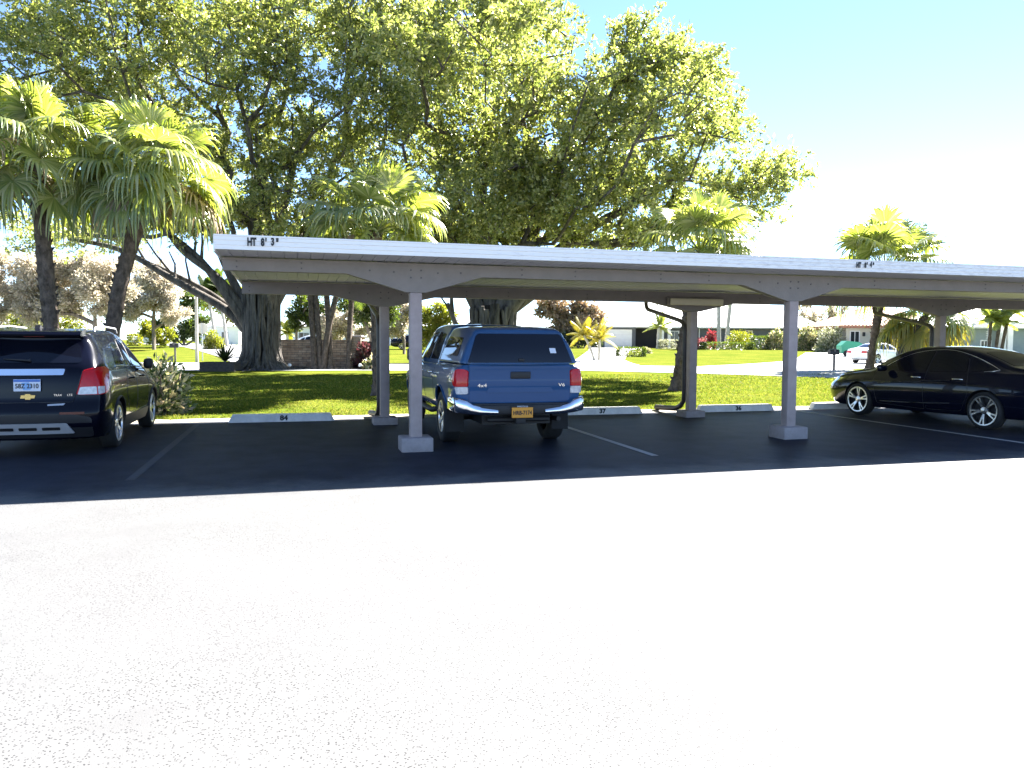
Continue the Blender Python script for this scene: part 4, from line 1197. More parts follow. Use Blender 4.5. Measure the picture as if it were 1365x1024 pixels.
fig_tree(348, 38.5, [(60, 120, 36, 120, 85, 5), (250, 95, 35, 160, 100, 6.5), (420, 110, 37, 130, 110, 6), (330, 10, 38, 180, 75, 7), (150, 40, 37, 140, 75, 6),
                     (520, 130, 38, 75, 85, 5), (330, 235, 38, 85, 60, 5), (200, -60, 40, 200, 60, 6), (440, 240, 38, 70, 55, 4), (500, 40, 38, 70, 50, 5), (20, 215, 39, 70, 50, 4), (30, 310, 42, 60, 25, 4),
                     (370, 290, 37, 70, 30, 4), (400, 315, 37, 60, 22, 4), (480, 300, 37.5, 50, 30, 4), (120, 320, 40, 70, 14, 3), (270, 300, 38, 40, 20, 3)],
         'huge spreading fig tree with a ropy aerial-root trunk beside the brick wall', 760, 205000, .94, 3.2,
         [(205, 318, 36), (240, 300, 38)], 5, big=[
         ([(332, 440, 38.2), (312, 408, 37.8), (270, 350, 37.5), (215, 305, 37), (165, 275, 36.5)], .27, .10), ([(328, 440, 38.3), (300, 412, 38.2), (235, 375, 38), (165, 335, 38), (95, 320, 38)], .26, .09),
         ([(335, 430, 38.4), (318, 390, 38.2), (296, 340, 38), (282, 290, 37.5), (262, 220, 37)], .27, .10), ([(322, 425, 38.6), (285, 395, 38.8), (230, 365, 39), (150, 330, 39.2)], .22, .08), ([(326, 415, 38), (290, 370, 37.6), (240, 330, 37), (205, 270, 36.5)], .24, .09), ([(345, 420, 38.5), (348, 360, 38.6), (342, 290, 38.6), (352, 220, 38.4)], .62, .24),
         ([(355, 420, 38.5), (385, 370, 38.6), (420, 310, 38.4), (470, 250, 38)], .42, .12), ([(352, 420, 38.2), (368, 350, 37.6), (380, 280, 37), (400, 200, 36.5)], .36, .12)])
fig_tree(657, 38, [(640, 75, 36, 90, 85, 6), (755, 190, 34, 110, 85, 6), (865, 188, 33, 85, 75, 6), (700, 220, 36, 110, 85, 6), (826, 108, 35, 38, 36, 4.0), (868, 116, 34, 32, 28, 3.5), (600, 10, 38, 80, 60, 6),
                   (945, 245, 33, 50, 45, 4), (1024, 238, 33, 14, 16, 1.6), (640, 270, 36, 90, 60, 5), (790, 285, 35, 110, 50, 5), (930, 295, 34, 55, 25, 3.5), (560, 200, 37, 60, 75, 5), (985, 295, 33.5, 26, 18, 2.5),
                   (700, 80, 27, 60, 36, 2.6), (560, 70, 28, 60, 40, 2.8), (680, 20, 36, 40, 45, 4), (935, 172, 34, 16, 30, 2), (570, 300, 37, 60, 30, 4), (640, 320, 36.5, 60, 20, 4), (805, 318, 35.5, 60, 18, 4), (700, 315, 36, 80, 22, 4), (830, 62, 34, 8, 20, 1), (880, 74, 34, 6, 16, 1), (925, 112, 34, 12, 10, 1)],
         'large fig tree behind the blue pickup with its crown reaching right above the carport', 760, 205000, 1.15, 2.6, [(610, 330, 36), (760, 300, 35)], 8, big=[
         ([(650, 430, 38), (628, 395, 37.8), (600, 330, 37.5), (570, 260, 37)], .45, .13), ([(655, 430, 38), (650, 380, 38), (640, 310, 37.8), (645, 220, 37)], .5, .16), ([(660, 430, 38), (680, 385, 37.6), (705, 320, 37), (735, 245, 36), (760, 180, 35)], .5, .13),
         ([(664, 430, 37.8), (700, 385, 37.2), (755, 325, 36.4), (830, 280, 35.2), (900, 240, 34)], .42, .11), ([(664, 425, 38.2), (705, 395, 38), (780, 345, 37.5), (860, 310, 36.5), (930, 290, 35)], .36, .09), ([(640, 425, 38), (614, 440, 37.6), (604, 425, 37.4), (596, 405, 37)], .2, .08)])

# ---- fan palms
def fan(rng, L, nseg, droop, split, span=2.5, pleat=.02, nr=7, down=None):
    """one fan blade in its own frame: x along the stalk, y across, z up; returns quads"""
    V = []; F = []
    dphi = 2*span/nseg
    ts = np.concatenate([np.linspace(0, split, 3), np.linspace(split, 1, nr)[1:]])
    down = np.array([0, 0, -1]) if down is None else down
    for k in range(nseg):
        ph = -span + (k+.5)*dphi
        l = L*(.72 + .28*math.cos(ph*.55))*rng.uniform(.92, 1.05)
        d = np.array([math.cos(ph), math.sin(ph), 0]); s = np.array([-math.sin(ph), math.cos(ph), 0])
        b = len(V); dr = droop*rng.uniform(.7, 1.45); tw = rng.normal()*.09
        for t in ts:
            r = t*l
            u = max(0, (t-split)/(1-split))
            half = r*math.tan(dphi/2) if t <= split else split*l*math.tan(dphi/2)*(1-u**1.6)+.002
            p = d*r*(1-.28*dr*u*u) + s*tw*u*l
            p = p*1.0 + down*(dr*l*.62*u**1.7) + np.array([0, 0, .10*r])*(1-u)
            V += [p - s*half, p + np.array([0, 0, pleat*min(1, t*3)]), p + s*half]
        for i in range(len(ts)-1):
            a = b+i*3
            F += [(a, a+1, a+4, a+3), (a+1, a+2, a+5, a+4)]
    return np.array(V), np.array(F)

def frame(dirv, upv=(0, 0, 1)):
    x = np.array(dirv, float); x /= np.linalg.norm(x)
    y = np.cross(np.array(upv, float), x)
    if np.linalg.norm(y) < .05: y = np.cross(np.array([1., 0, 0]), x)
    y /= np.linalg.norm(y); z = np.cross(x, y)
    return np.stack([x, y, z], 1)

def fan_crown(rng, nf, petL, L, lo=-50, hi=82, droop=.8, nseg=38, yellow_low=False):
    """fronds spiralling round the crown; returns vertices, faces, material ids and stalk paths"""
    Vs, Fs, Ms, st = [], [], [], []
    b = 0
    for i in range(nf):
        t = (i+.5)/nf
        el = math.radians(hi + (lo-hi)*t**.9 + rng.normal()*11); az = i*2.39996 + rng.normal()*.3
        pl = petL*(.75+.35*math.sin(math.pi*min(1, t+.15)))*rng.uniform(.85, 1.15)
        d0 = np.array([math.cos(el)*math.cos(az), math.cos(el)*math.sin(az), math.sin(el)])
        sag = .26*pl*max(0, math.cos(el))
        tip = d0*pl - np.array([0, 0, sag]); mid = d0*pl*.5 - np.array([0, 0, sag*.25])
        dd = tip-mid
        # blades hang over at the end of the stalk
        dd = dd/np.linalg.norm(dd) + np.array([0, 0, -.28*(.4+max(0, math.cos(el)))])
        R = frame(dd, (rng.normal()*.35, rng.normal()*.35, 1))
        v, f = fan(rng, L*rng.uniform(.85, 1.1)*(.8+.2*min(1, t*3)), nseg, droop*(.35+.85*min(1, t*1.4)), rng.uniform(.42, .56), down=R.T @ np.array([0, 0, -1.0]))
        v = v @ R.T + tip
        Vs.append(v); Fs.append(f+b); b += len(v)
        Ms += [1 if (yellow_low and t > .55) else (2 if (t > .7 and rng.random() < .14) else 0)]*len(f)
        st.append((mid*0, mid, tip))
    return np.concatenate(Vs), np.concatenate(Fs), Ms, st

def palm_trunk(mb, pts, r, rd, boots=True, ring=.16):
    """tapered trunk with leaf-base scars"""
    P = [Vector(p) for p in pts]
    fine = []
    for i in range(len(P)-1):
        p0, p1, p2, p3 = P[max(i-1, 0)], P[i], P[i+1], P[min(i+2, len(P)-1)]
        k = max(2, int((p2-p1).length/ring))
        for j in range(k):
            t = j/k
            fine.append(.5*((2*p1) + (p2-p0)*t + (2*p0-5*p1+4*p2-p3)*t*t + (3*p1-p0-3*p2+p3)*t**3))
    fine.append(P[-1])
    n = len(fine); rad = []
    for i in range(n):
        t = i/(n-1)
        rr = r*(1.5-.5*min(1, t*7)) if t < .14 else r
        rad.append(rr*(1+.10*(i % 2) - .03)*rd.uniform(.95, 1.05))
    mb.tube(fine, rad, 12)
    if boots:
        for i in range(2, n-1):
            for k in range(3):
                a = i*2.4+k*2.09+rd.uniform(-.3, .3); c = fine[i]
                d = Vector((math.cos(a), math.sin(a), 0))
                q = Vector((-d.y, d.x, 0))*r*.35
                A = c + d*r*.85
                l = rd.uniform(.3, .9)*r
                mb.add([A-q, A+q, A+d*l*.7+Vector((0, 0, r*.9))+q*.4, A+d*l*.7+Vector((0, 0, r*.9))-q*.4, A+d*.05*r+Vector((0, 0, r*.8))], [(0, 1, 2, 3), (1, 0, 4), (3, 2, 4), (0, 3, 4), (2, 1, 4)])
    return fine

def fan_palm(base, top, r, nf, petL, L, label, seed, droop=.8, skirt=10, yellow=False, bend=0, lo=-50):
    rng = np.random.default_rng(seed); rd = random.Random(seed)
    bx, by = base; z0 = gz(bx, by)
    root = empty('fan_palm', (bx, by, z0), 0, label, 'palm')
    T = Vector((top[0]-bx, top[1]-by, top[2]-z0))
    mid = T*.5 + Vector((T.x, T.y, 0))*bend
    mb = MB(); palm_trunk(mb, [(0, 0, -.1), mid, T], r, rd)
    mb.build('trunk', M['palm_bark'], root, 60)
    v, f, mi, st = fan_crown(rng, nf, petL, L, lo=lo, droop=droop, yellow_low=yellow)
    v = v + np.array(T)
    cr_ = np_mesh('crown', v, f, [M['palm_leaf'], M['palm_leaf_yellow'], M['palm_dry']], root, True, mi)
    sb = MB()
    for a, m_, t in st: sb.tube([Vector(a)+T, Vector(m_)+T, Vector(t)+T], [.03, .018, .012], 5)
    sb.build('leaf_stalks', M['palm_leaf'], cr_)
    if skirt:
        Vs, Fs = [], []; b = 0
        for i in range(skirt):
            az = i*2.4; d0 = np.array([math.cos(az)*.45, math.sin(az)*.45, -.9])
            R = frame(d0); v2, f2 = fan(rng, L*.75, 14, .3, .35, 1.1)
            v2 = v2 @ R.T + np.array(T) + np.array([math.cos(az)*r, math.sin(az)*r, -.15-.5*rng.random()])
            Vs.append(v2); Fs.append(f2+b); b += len(v2)
        np_mesh('dry_skirt', np.concatenate(Vs), np.concatenate(Fs), M['palm_dry'], root, True)
    return root
def top_at(px, py, zc):
    a, b = W(px, zc); return (a, b, HZ(px, py, zc))
fan_palm(W(76, 17.5), top_at(54, 220, 17.5), .165, 40, 1.2, 1.05, 'fan palm at the left edge with a straight brown trunk, behind the crossover', 21, .6, 3, lo=-20)
fan_palm(W(138, 18.2), top_at(206, 244, 18.2), .165, 42, 1.2, 1.05, 'fan palm leaning right with a rough trunk, second palm from the left edge', 22, .6, 3, bend=-.18, lo=-18)
fan_palm(W(506, 20.8), top_at(500, 312, 20.8), .19, 36, 1.35, 1.1, 'fan palm behind the carport whose dark trunk stands behind the left rear post', 23, .5, 0, lo=-12)
fan_palm(W(902, 23.5), top_at(930, 338, 23.5), .2, 32, 1.3, 1.1, 'fan palm behind the carport with its dark trunk beside the middle rear post', 24, .5, 0, lo=-10)
fan_palm(W(1158, 42), top_at(1175, 366, 42), .21, 40, 2.3, 1.9, 'tall fan palm with a thick straight trunk in front of the tile-roofed house', 25, .5, 0, lo=-4)
fan_palm(W(1192, 40), top_at(1232, 424, 40), .24, 30, 1.3, 1.35, 'leaning fan palm with a yellow drooping skirt left of the right rear post', 26, .8, 5, True, -.1, -45)

# ---- feather palms
def feather(rng, L, arch, nl=26, lw=.05, ll=.45):
    V, F = [], []
    pts = []
    for t in np.linspace(0, 1, 12):
        pts.append(np.array([L*t*(1-.12*arch*t), 0, L*(.35*t - arch*t*t)]))
    pts = np.array(pts)
    for k in range(nl*2):
        t = (k//2+.6)/nl; s = 1 if k % 2 else -1
        i = min(10, int(t*11)); fr = t*11-i
        p = pts[i]*(1-fr)+pts[i+1]*fr; tg = pts[i+1]-pts[i]; tg /= np.linalg.norm(tg)
        d = np.array([tg[0]*.55, s*.85, -.25+tg[2]*.4]); d /= np.linalg.norm(d)
        l = ll*(math.sin(math.pi*min(1, .15+t*.85))**.6)*rng.uniform(.85, 1.1)
        b = len(V); w = tg*lw*.5
        V += [p-w, p+w, p+d*l*.55+w*.9-np.array([0, 0, .06*l]), p+d*l*.55-w*.9-np.array([0, 0, .06*l]), p+d*l-np.array([0, 0, .30*l])]
        F += [(b, b+1, b+2, b+3), (b+3, b+2, b+4, b+4)]
    return np.array(V), F, pts
def feather_palm(base, stems, nf, L, label, seed, leaf='palm_leaf', bark='palm_grey', r=.09, lw=.06, ll=.5, group=None, name='feather_palm', nl=22):
    """stems: list of tops (x, y, z) in world coordinates"""
    rng = np.random.default_rng(seed); rd = random.Random(seed)
    bx, by = base; z0 = gz(bx, by)
    root = empty(name, (bx, by, z0), 0, label, 'palm', group)
    for (ox, tx, ty, tz) in stems:
        T = Vector((tx-bx, ty-by, tz-z0)); B = Vector((ox, 0, -.05))
        mb = MB(); palm_trunk(mb, [B, B+(T-B)*.5+Vector((-(T-B).x*.12, 0, 0)), T], r, rd, False, .3)
        mb.build('trunk', M[bark], root, 60)
        Vs, Fs = [], []
        for i in range(nf):
            t = (i+.5)/nf; el = math.radians(75-95*t+rng.normal()*6); az = i*2.4
            v, f, pts = feather(rng, L*rng.uniform(.85, 1.1), .25+.35*t, nl, lw, ll)
            d = np.array([math.cos(el)*math.cos(az), math.cos(el)*math.sin(az), math.sin(el)])
            R = frame(d); b = len(Vs)
            Vs += list(v @ R.T + np.array(T)); Fs += [tuple(q+b for q in ff) for ff in f]
        me = bpy.data.meshes.new('crown'); me.from_pydata([tuple(v) for v in Vs], [], [tuple(dict.fromkeys(q)) for q in Fs]); me.materials.append(M[leaf]); me.update()
        link('crown', me, root)
    return root
feather_palm(W(792, 57), [(0, *top_at(777, 447, 57)), (.35, *top_at(798, 452, 57))], 15, 1.6, 'small twin-trunked coconut-like palm on the lawn in front of the white garage door', 31, 'palm_leaf_yellow', 'palm_grey', .10, .04, .45, nl=30)
feather_palm(W(877, 90), [(0, *top_at(878, 437, 90))], 11, 2.0, 'small palm with a pale thick trunk before the dark entry of the white-roofed house', 32, 'palm_leaf', 'palm_grey', .28, .14, .6)
feather_palm(W(957, 88), [(0, *top_at(955, 372, 88)), (.9, *top_at(976, 365, 88))], 12, 2.4, 'pair of slender grey palm trunks against the white roof', 33, 'palm_leaf', 'palm_grey', .22, .12, .7)
feather_palm(W(383, 75), [(0, *top_at(383, 444, 75))], 12, 1.6, 'little bright green palm behind the brick wall, near the fig trunk', 34, 'lime_leaf', 'palm_grey', .1, .12, .5)
feather_palm(W(432, 39), [(-.5, *top_at(412, 366, 40)), (-.2, *top_at(419, 372, 40)), (.3, *top_at(434, 366, 40.5)), (-.1, *top_at(455, 370, 39.5)), (1.2, *top_at(470, 380, 41))], 12, 2.3, 'clump of slender dark palm stems growing in front of the brick wall', 35, 'green_leaf', 'palm_bark', .14, .08, .6)
feather_palm(W(1322, 60), [(-.4, *top_at(1318, 424, 60)), (.7, *top_at(1343, 414, 60)), (.2, *top_at(1330, 430, 60))], 14, 1.7, 'cluster of palms with pale thin trunks before the grey-green house at the right edge', 36, 'palm_leaf', 'palm_bark', .12, .10, .5)
feather_palm(W(287, 84), [(0, *top_at(278, 396, 84)), (1.2, *top_at(291, 388, 84))], 14, 2.6, 'pair of thin tall palms beyond the round bush, left of the fig trunk', 37, 'green_leaf', 'palm_grey', .16, .15, .8)

# ---- leafy trees and shrubs
def leafy_tree(px, pyb, zc, lobes, leaf, label, seed, nleaf, L, trunk=(.2, 2.0), nclump=40, name='leafy_tree', group=None, lean=0, flat=.75, cr_r=(.5, 1.1)):
    """lobes: (px, py, rx_px, ry_px) in photo pixels at distance zc"""
    rng = np.random.default_rng(seed); rd = random.Random(seed)
    x0, y0 = W(px, zc); z0 = gz(x0, y0); s = zc/1020
    root = empty(name, (x0, y0, z0), 0, label, 'tree', group)
    LB = []
    for (p, q, rx, ry) in lobes:
        a, b = W(p, zc); LB.append(((a-x0, b-y0, HZ(p, q, zc)-z0), (rx*s, rx*s*.7, ry*s)))
    T = in_lobes(LB, nclump, rng, .4); T = T[T[:, 2] > .5]
    nodes, par = skeleton([(0, 0, -.05), (lean*.4, 0, trunk[1]*.5), (lean, 0, trunk[1])], [tuple(t) for t in T], .1, max(.6, zc*.012), rd)
    mb = MB(); r = limb_mesh(mb, nodes, par, .02*max(1, zc/40), 2.1, trunk[0], 6)
    mb.build('trunk', M['bark'], root, 60)
    sc = np.mean([l[1][0] for l in LB])
    rad = rng.uniform(cr_r[0], cr_r[1], len(T))*max(.35, sc*.36)
    per = np.maximum(8, nleaf*rad**2/np.sum(rad**2)).astype(int)
    v, f = clump_leaves(list(T), rad, per, L, L*.5, flat, -.05, rng)
    np_mesh('crown', v, f, M[leaf], root)
    return root
leafy_tree(128, 462, 50, [(30, 375, 55, 40), (85, 365, 50, 35), (110, 385, 60, 35), (10, 400, 40, 28), (60, 410, 50, 20), (150, 375, 35, 30)], 'oak_leaf', 'pale pinkish spreading tree with arching limbs behind the crossover roof', 41, 60000, .20, (.32, 1.6), 110, cr_r=(.35, .8))
leafy_tree(205, 470, 72, [(200, 395, 42, 30), (225, 410, 30, 25), (170, 405, 30, 25), (210, 375, 25, 18)], 'oak_leaf', 'pale sparse tree with a thin dark trunk right of the leaning palm', 42, 20000, .26, (.28, 2.0), 70, cr_r=(.35, .8))
leafy_tree(205, 468, 76, [(212, 447, 16, 14), (196, 440, 12, 10)], 'lime_leaf', 'small yellow-green tree under the pale sparse tree, left of the tall pole', 43, 2600, .3, (.12, .8), 22)
leafy_tree(245, 468, 92, [(240, 430, 24, 30), (222, 440, 18, 20), (258, 440, 18, 22), (250, 405, 18, 18)], 'green_leaf', 'dense dark green tree directly left of the tall pole', 44, 7000, .4, (.3, 1.5), 45)
leafy_tree(300, 468, 110, [(285, 400, 25, 20), (310, 395, 22, 18), (270, 385, 20, 14), (320, 415, 14, 12)], 'lime_leaf', 'light yellow-green tree far behind the stop sign', 45, 5000, .45, (.3, 3), 40)
leafy_tree(395, 468, 62, [(400, 425, 14, 18), (410, 405, 20, 20), (430, 425, 22, 20)], 'green_leaf', 'mid green bushy tree behind the brick wall, just right of the fig trunk', 46, 6000, .26, (.15, 1.0), 40)
leafy_tree(465, 468, 58, [(455, 425, 28, 22), (480, 435, 24, 18), (440, 440, 20, 14)], 'oak_leaf', 'pale sunlit tree behind the brick wall pier', 47, 7000, .22, (.15, 1.0), 50, cr_r=(.35, .8))
leafy_tree(490, 470, 46, [(480, 408, 26, 18), (500, 420, 24, 20), (515, 405, 22, 18), (465, 400, 16, 14)], 'green_leaf', 'dark small-leaved tree behind the left rear post', 48, 9000, .18, (.16, 1.6), 60, lean=.2)
leafy_tree(538, 468, 66, [(532, 425, 18, 20), (545, 410, 18, 16), (525, 440, 12, 14)], 'oak_leaf', 'sunlit tree seen between the left rear and front posts', 49, 4500, .26, (.16, 1.2), 40)
leafy_tree(578, 472, 52, [(575, 430, 20, 20), (592, 420, 16, 16), (570, 452, 14, 12), (590, 445, 12, 10)], 'lime_leaf', 'bright yellow-green tree just left of the pickup cab', 50, 5200, .22, (.14, 1.0), 40)
leafy_tree(1095, 470, 112, [(1080, 415, 20, 14), (1110, 412, 20, 14), (1125, 425, 14, 12), (1060, 405, 16, 10)], 'oak_leaf', 'bare-looking pale tree behind the right end of the white roof', 51, 2600, .4, (.35, 3), 50, cr_r=(.3, .7))
leafy_tree(1215, 468, 105, [(1212, 312, 16, 10), (1235, 325, 12, 8), (1195, 330, 16, 12)], 'green_leaf', 'tall thin tree whose top shows right of the tall fan palm crown', 52, 1800, .4, (.3, 8), 26)
leafy_tree(745, 470, 88, [(735, 415, 22, 14), (760, 420, 22, 22), (780, 415, 20, 18), (770, 440, 22, 16), (750, 445, 18, 14)], 'palm_dry', 'tall brownish tree hung with dead fronds left of the white-roofed house', 53, 6500, .55, (.3, 2), 45)
leafy_tree(770, 470, 86, [(760, 455, 22, 10), (785, 457, 14, 10)], 'dark_leaf', 'dark shrub under the brownish tree at the left of the white garage', 54, 3000, .35, (.1, .4), 24, name='shrub')
leafy_tree(1355, 470, 70, [(1350, 420, 22, 16), (1368, 432, 16, 18), (1335, 408, 16, 10)], 'green_leaf', 'green tree at the right edge behind the palm cluster', 55, 4000, .3, (.2, 1.5), 36)
leafy_tree(30, 470, 130, [(20, 425, 40, 12), (70, 430, 40, 10)], 'lime_leaf', 'far yellow-green tree seen under the pale spreading tree at the left edge', 56, 3000, .6, (.3, 2), 36)

def shrub(px, pyb, zc, wpx, hpx, leaf, label, seed, nleaf, L, box=False, cat='shrub', name='shrub', group=None, dep=None, soft=.9):
    """a bush or clipped hedge as wide and high as seen, standing on the ground at distance zc"""
    rng = np.random.default_rng(seed)
    x0, y0 = W(px, zc); z0 = gz(x0, y0); s = zc/1020
    w, h = wpx*s/2, hpx*s; d = dep or min(w, h)*.8
    root = empty(name, (x0, y0, z0), -TH, label, cat, group)
    n = nleaf
    if box:
        c = rng.uniform(-1, 1, (n, 3)); k = rng.integers(0, 3, n); c[np.arange(n), k] = np.sign(c[np.arange(n), k])*rng.uniform(.8, 1.03, n)
        p = c*np.array([w, d, h/2]) + np.array([0, 0, h/2])
        dd = c + rng.normal(size=(n, 3))*.6
    else:
        q = rng.normal(size=(n, 3)); q /= np.linalg.norm(q, axis=1, keepdims=True); q[:, 2] = np.abs(q[:, 2])*1.0
        lump = 1 + .16*np.sin(q[:, 0]*5+seed)*np.cos(q[:, 2]*6+seed*2) + .10*np.sin(q[:, 1]*9+seed)
        p = q*rng.uniform(.35, 1, (n, 1))**soft*lump[:, None]*np.array([w, d, h*.97])
        dd = q + rng.normal(size=(n, 3))*.6
    p[:, 2] = np.maximum(p[:, 2], .03)
    v, f = leaf_verts(p, dd, L, L*.5, .5, rng)
    np_mesh('foliage', v, f, M[leaf], root)
    mb = MB(); rd = random.Random(seed)
    for i in range(6):
        a = i*1.05; mb.tube([(rd.uniform(-.4, .4)*w, rd.uniform(-.2, .2)*d, -.03), (math.cos(a)*w*.5, math.sin(a)*d*.5, h*.45), (math.cos(a)*w*.75, math.sin(a)*d*.75, h*.72)], [.03, .022, .01], 5)
    mb.build('stems', M['bark'], root)
    return root
shrub(214, 556, 15.3, 66, 74, 'cream_leaf', 'variegated cream and pink bush on the lawn edge beside the front of the crossover', 61, 1500, .15, dep=.7)
shrub(285, 462, 74, 28, 24, 'lime_leaf', 'round clipped green bush behind the stop sign', 62, 2600, .18)
shrub(840, 474, 64.5, 36, 11, 'green_leaf', 'low clipped box hedge standing alone on the far lawn', 63, 1900, .16, True, 'hedge', 'hedge', dep=.55)
shrub(902, 467, 87, 46, 11, 'white_flower', 'low hedge with white blossom left of the middle rear post', 64, 2200, .2, True, 'hedge', 'hedge', dep=.8)
shrub(934, 468, 84, 20, 16, 'pink_leaf', 'pink flowering bush just right of the middle rear post', 65, 1100, .22)
shrub(968, 470, 82, 66, 9, 'green_leaf', 'long low clipped hedge in front of the white-roofed house', 66, 2400, .18, True, 'hedge', 'hedge', dep=.7)
shrub(986, 468, 85, 38, 26, 'lime_leaf', 'rounded yellow-green bush behind the long low hedge', 67, 2600, .2)
shrub(1011, 470, 83, 20, 17, 'green_leaf', 'square clipped green bush right of the rounded yellow-green one', 68, 1500, .18, True)
shrub(1033, 470, 83, 28, 28, 'cream_leaf', 'pale blossoming bush left of the second front post', 69, 1500, .3)
shrub(1074, 470, 80, 36, 34, 'cream_leaf', 'large pale blossoming bush right of the second front post', 70, 2200, .3)
shrub(1106, 472, 76, 40, 36, 'white_flower', 'tall white-flecked bush left of the white car on the driveway', 71, 2600, .28)
shrub(947, 462, 90, 14, 26, 'red_leaf', 'tall red-leaved bush against the house wall beside the grey palm trunks', 72, 700, .32)
shrub(490, 492, 40, 34, 36, 'purple_leaf', 'purple-red leaved bush at the right end of the brick wall', 73, 1500, .2)
shrub(497, 493, 39, 26, 16, 'cream_leaf', 'low pale-leaved plant under the purple-red bush', 74, 700, .18)
shrub(860, 470, 70, 16, 8, 'cream_leaf', 'small straggly plant at the right end of the lone hedge', 75, 260, .2)
shrub(180, 462, 92, 14, 14, 'lime_leaf', 'clipped yellow-green bush beside the distant white car at the left', 76, 900, .25, True)
shrub(1262, 474, 56, 30, 24, 'dark_leaf', 'dark bush under the yellow palm skirt before the grey-green house', 77, 900, .22)

# spiky plant in a low dark planter at the foot of the fig
x0, y0 = W(293, 36.2)
pl = empty('planter', (x0, y0, gz(x0, y0)), -TH, 'low dark brick planter at the left foot of the fig tree', 'planter')
w = MB(); w.box(-.82, .82, -.45, -.33, -.05, .44); w.box(-.82, .82, .33, .45, -.05, .44); w.box(-.82, -.70, -.329, .329, -.05, .44); w.box(.70, .82, -.329, .329, -.05, .44)
w.build('wall', pm('dark_brick', (.05, .04, .034), .9, var=.4, vscale=12, bump=.6, bscale=25), pl)
MB().box(-.70, .70, -.33, .33, -.04, .36).build('soil', pm('soil', (.05, .04, .03), .95, bump=.5), pl)
rng = np.random.default_rng(5); V, F = [], []
for i in range(54):
    a = i*2.4; el = math.radians(rng.uniform(8, 80)); l = rng.uniform(.7, 1.25)
    d = np.array([math.cos(a)*math.cos(el), math.sin(a)*math.cos(el), math.sin(el)]); s = np.array([-d[1], d[0], 0]); s /= np.linalg.norm(s)
    o = np.array([0, 0, .1]); b = len(V); wd = .055
    for t, k in ((0, .6), (.35, 1), (.75, .7)): V += [o+d*l*t-s*wd*k-[0, 0, .12*t*t*l], o+d*l*t+s*wd*k-[0, 0, .12*t*t*l]]
    V.append(o+d*l-[0, 0, .12*l]); F += [(b, b+1, b+3, b+2), (b+2, b+3, b+5, b+4), (b+4, b+5, b+6)]
sp = empty('spiky_plant', (x0+.2, y0+.1, gz(x0, y0)+.36), 0, 'dark spiky rosette plant growing in the low planter', 'plant')
me = bpy.data.meshes.new('leaves'); me.from_pydata([tuple(v) for v in V], [], F); me.materials.append(M['dark_leaf']); me.update(); link('leaves', me, sp)
MB().tube([(0, 0, -.05), (0, 0, .3)], [.08, .05], 8).build('stem', M['bark'], sp)

# ---- grass blades on the near lawn
n = 120000
yy = 15.2 + 17*RNG.random(n)**1.6; xx = -9 + 36*RNG.random(n)
edge = 15.35 + .10*np.sin(xx*1.3) + .07*np.sin(xx*3.7+1) + .04*np.sin(xx*9.1)
k = yy > edge - .06 + .25*np.abs(RNG.normal(size=n))*.4
xx, yy = xx[k], yy[k]; n = len(xx)
az = RNG.uniform(0, 2*math.pi, n); h = RNG.uniform(.025, .06, n)*(1+.3*np.sin(xx*1.7)*np.sin(yy*1.3))
w = .006 + .0009*(yy-15)
lean = RNG.normal(0, .035, (n, 2))
b0 = np.stack([xx, yy, np.full(n, .008)], 1); s = np.stack([np.cos(az), np.sin(az), np.zeros(n)], 1)*w[:, None]
tip = b0 + np.stack([lean[:, 0], lean[:, 1], h], 1); mid = b0 + np.stack([lean[:, 0]*.35, lean[:, 1]*.35, h*.6], 1)
v = np.stack([b0-s, b0+s, mid+s*.8, tip, mid-s*.8], 1).reshape(-1, 3)
tag(np_mesh('grass', v, np.arange(n*5).reshape(n, 5), M['grass_blade']), 'short green lawn grass growing behind the wheel stops', 'grass', kind='stuff')
# ------------------------------------------------------------------ houses, walls, street furniture
M['roof_white'] = pm('white_roof_tiles', (.78, .78, .77), .6, var=.05, vscale=2, bump=.2, bscale=8)
M['wall_grey'] = pm('blue_grey_stucco', (.105, .115, .13), .85, var=.06, vscale=3, bump=.2, bscale=60)
M['wall_mint'] = pm('grey_green_stucco', (.27, .32, .32), .85, var=.06, vscale=3, bump=.2, bscale=60)
M['wall_cream'] = pm('cream_stucco', (.62, .58, .48), .85, var=.05, vscale=3, bump=.2, bscale=60)
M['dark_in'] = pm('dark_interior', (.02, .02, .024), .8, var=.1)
M['win'] = pm('window_pane', (.012, .016, .022), .05, var=0, spec=.5)
M['postgrey'] = pm('weathered_post', (.45, .42, .38), .7, var=.12, vscale=8, bump=.2)
M['signback'] = pm('sign_back', (.72, .66, .66), .45, var=.06)
M['alu'] = pm('galvanised', (.50, .50, .50), .4, metal=.8, var=.08)
M['teal'] = pm('green_bin', (.03, .26, .16), .5, var=.08)
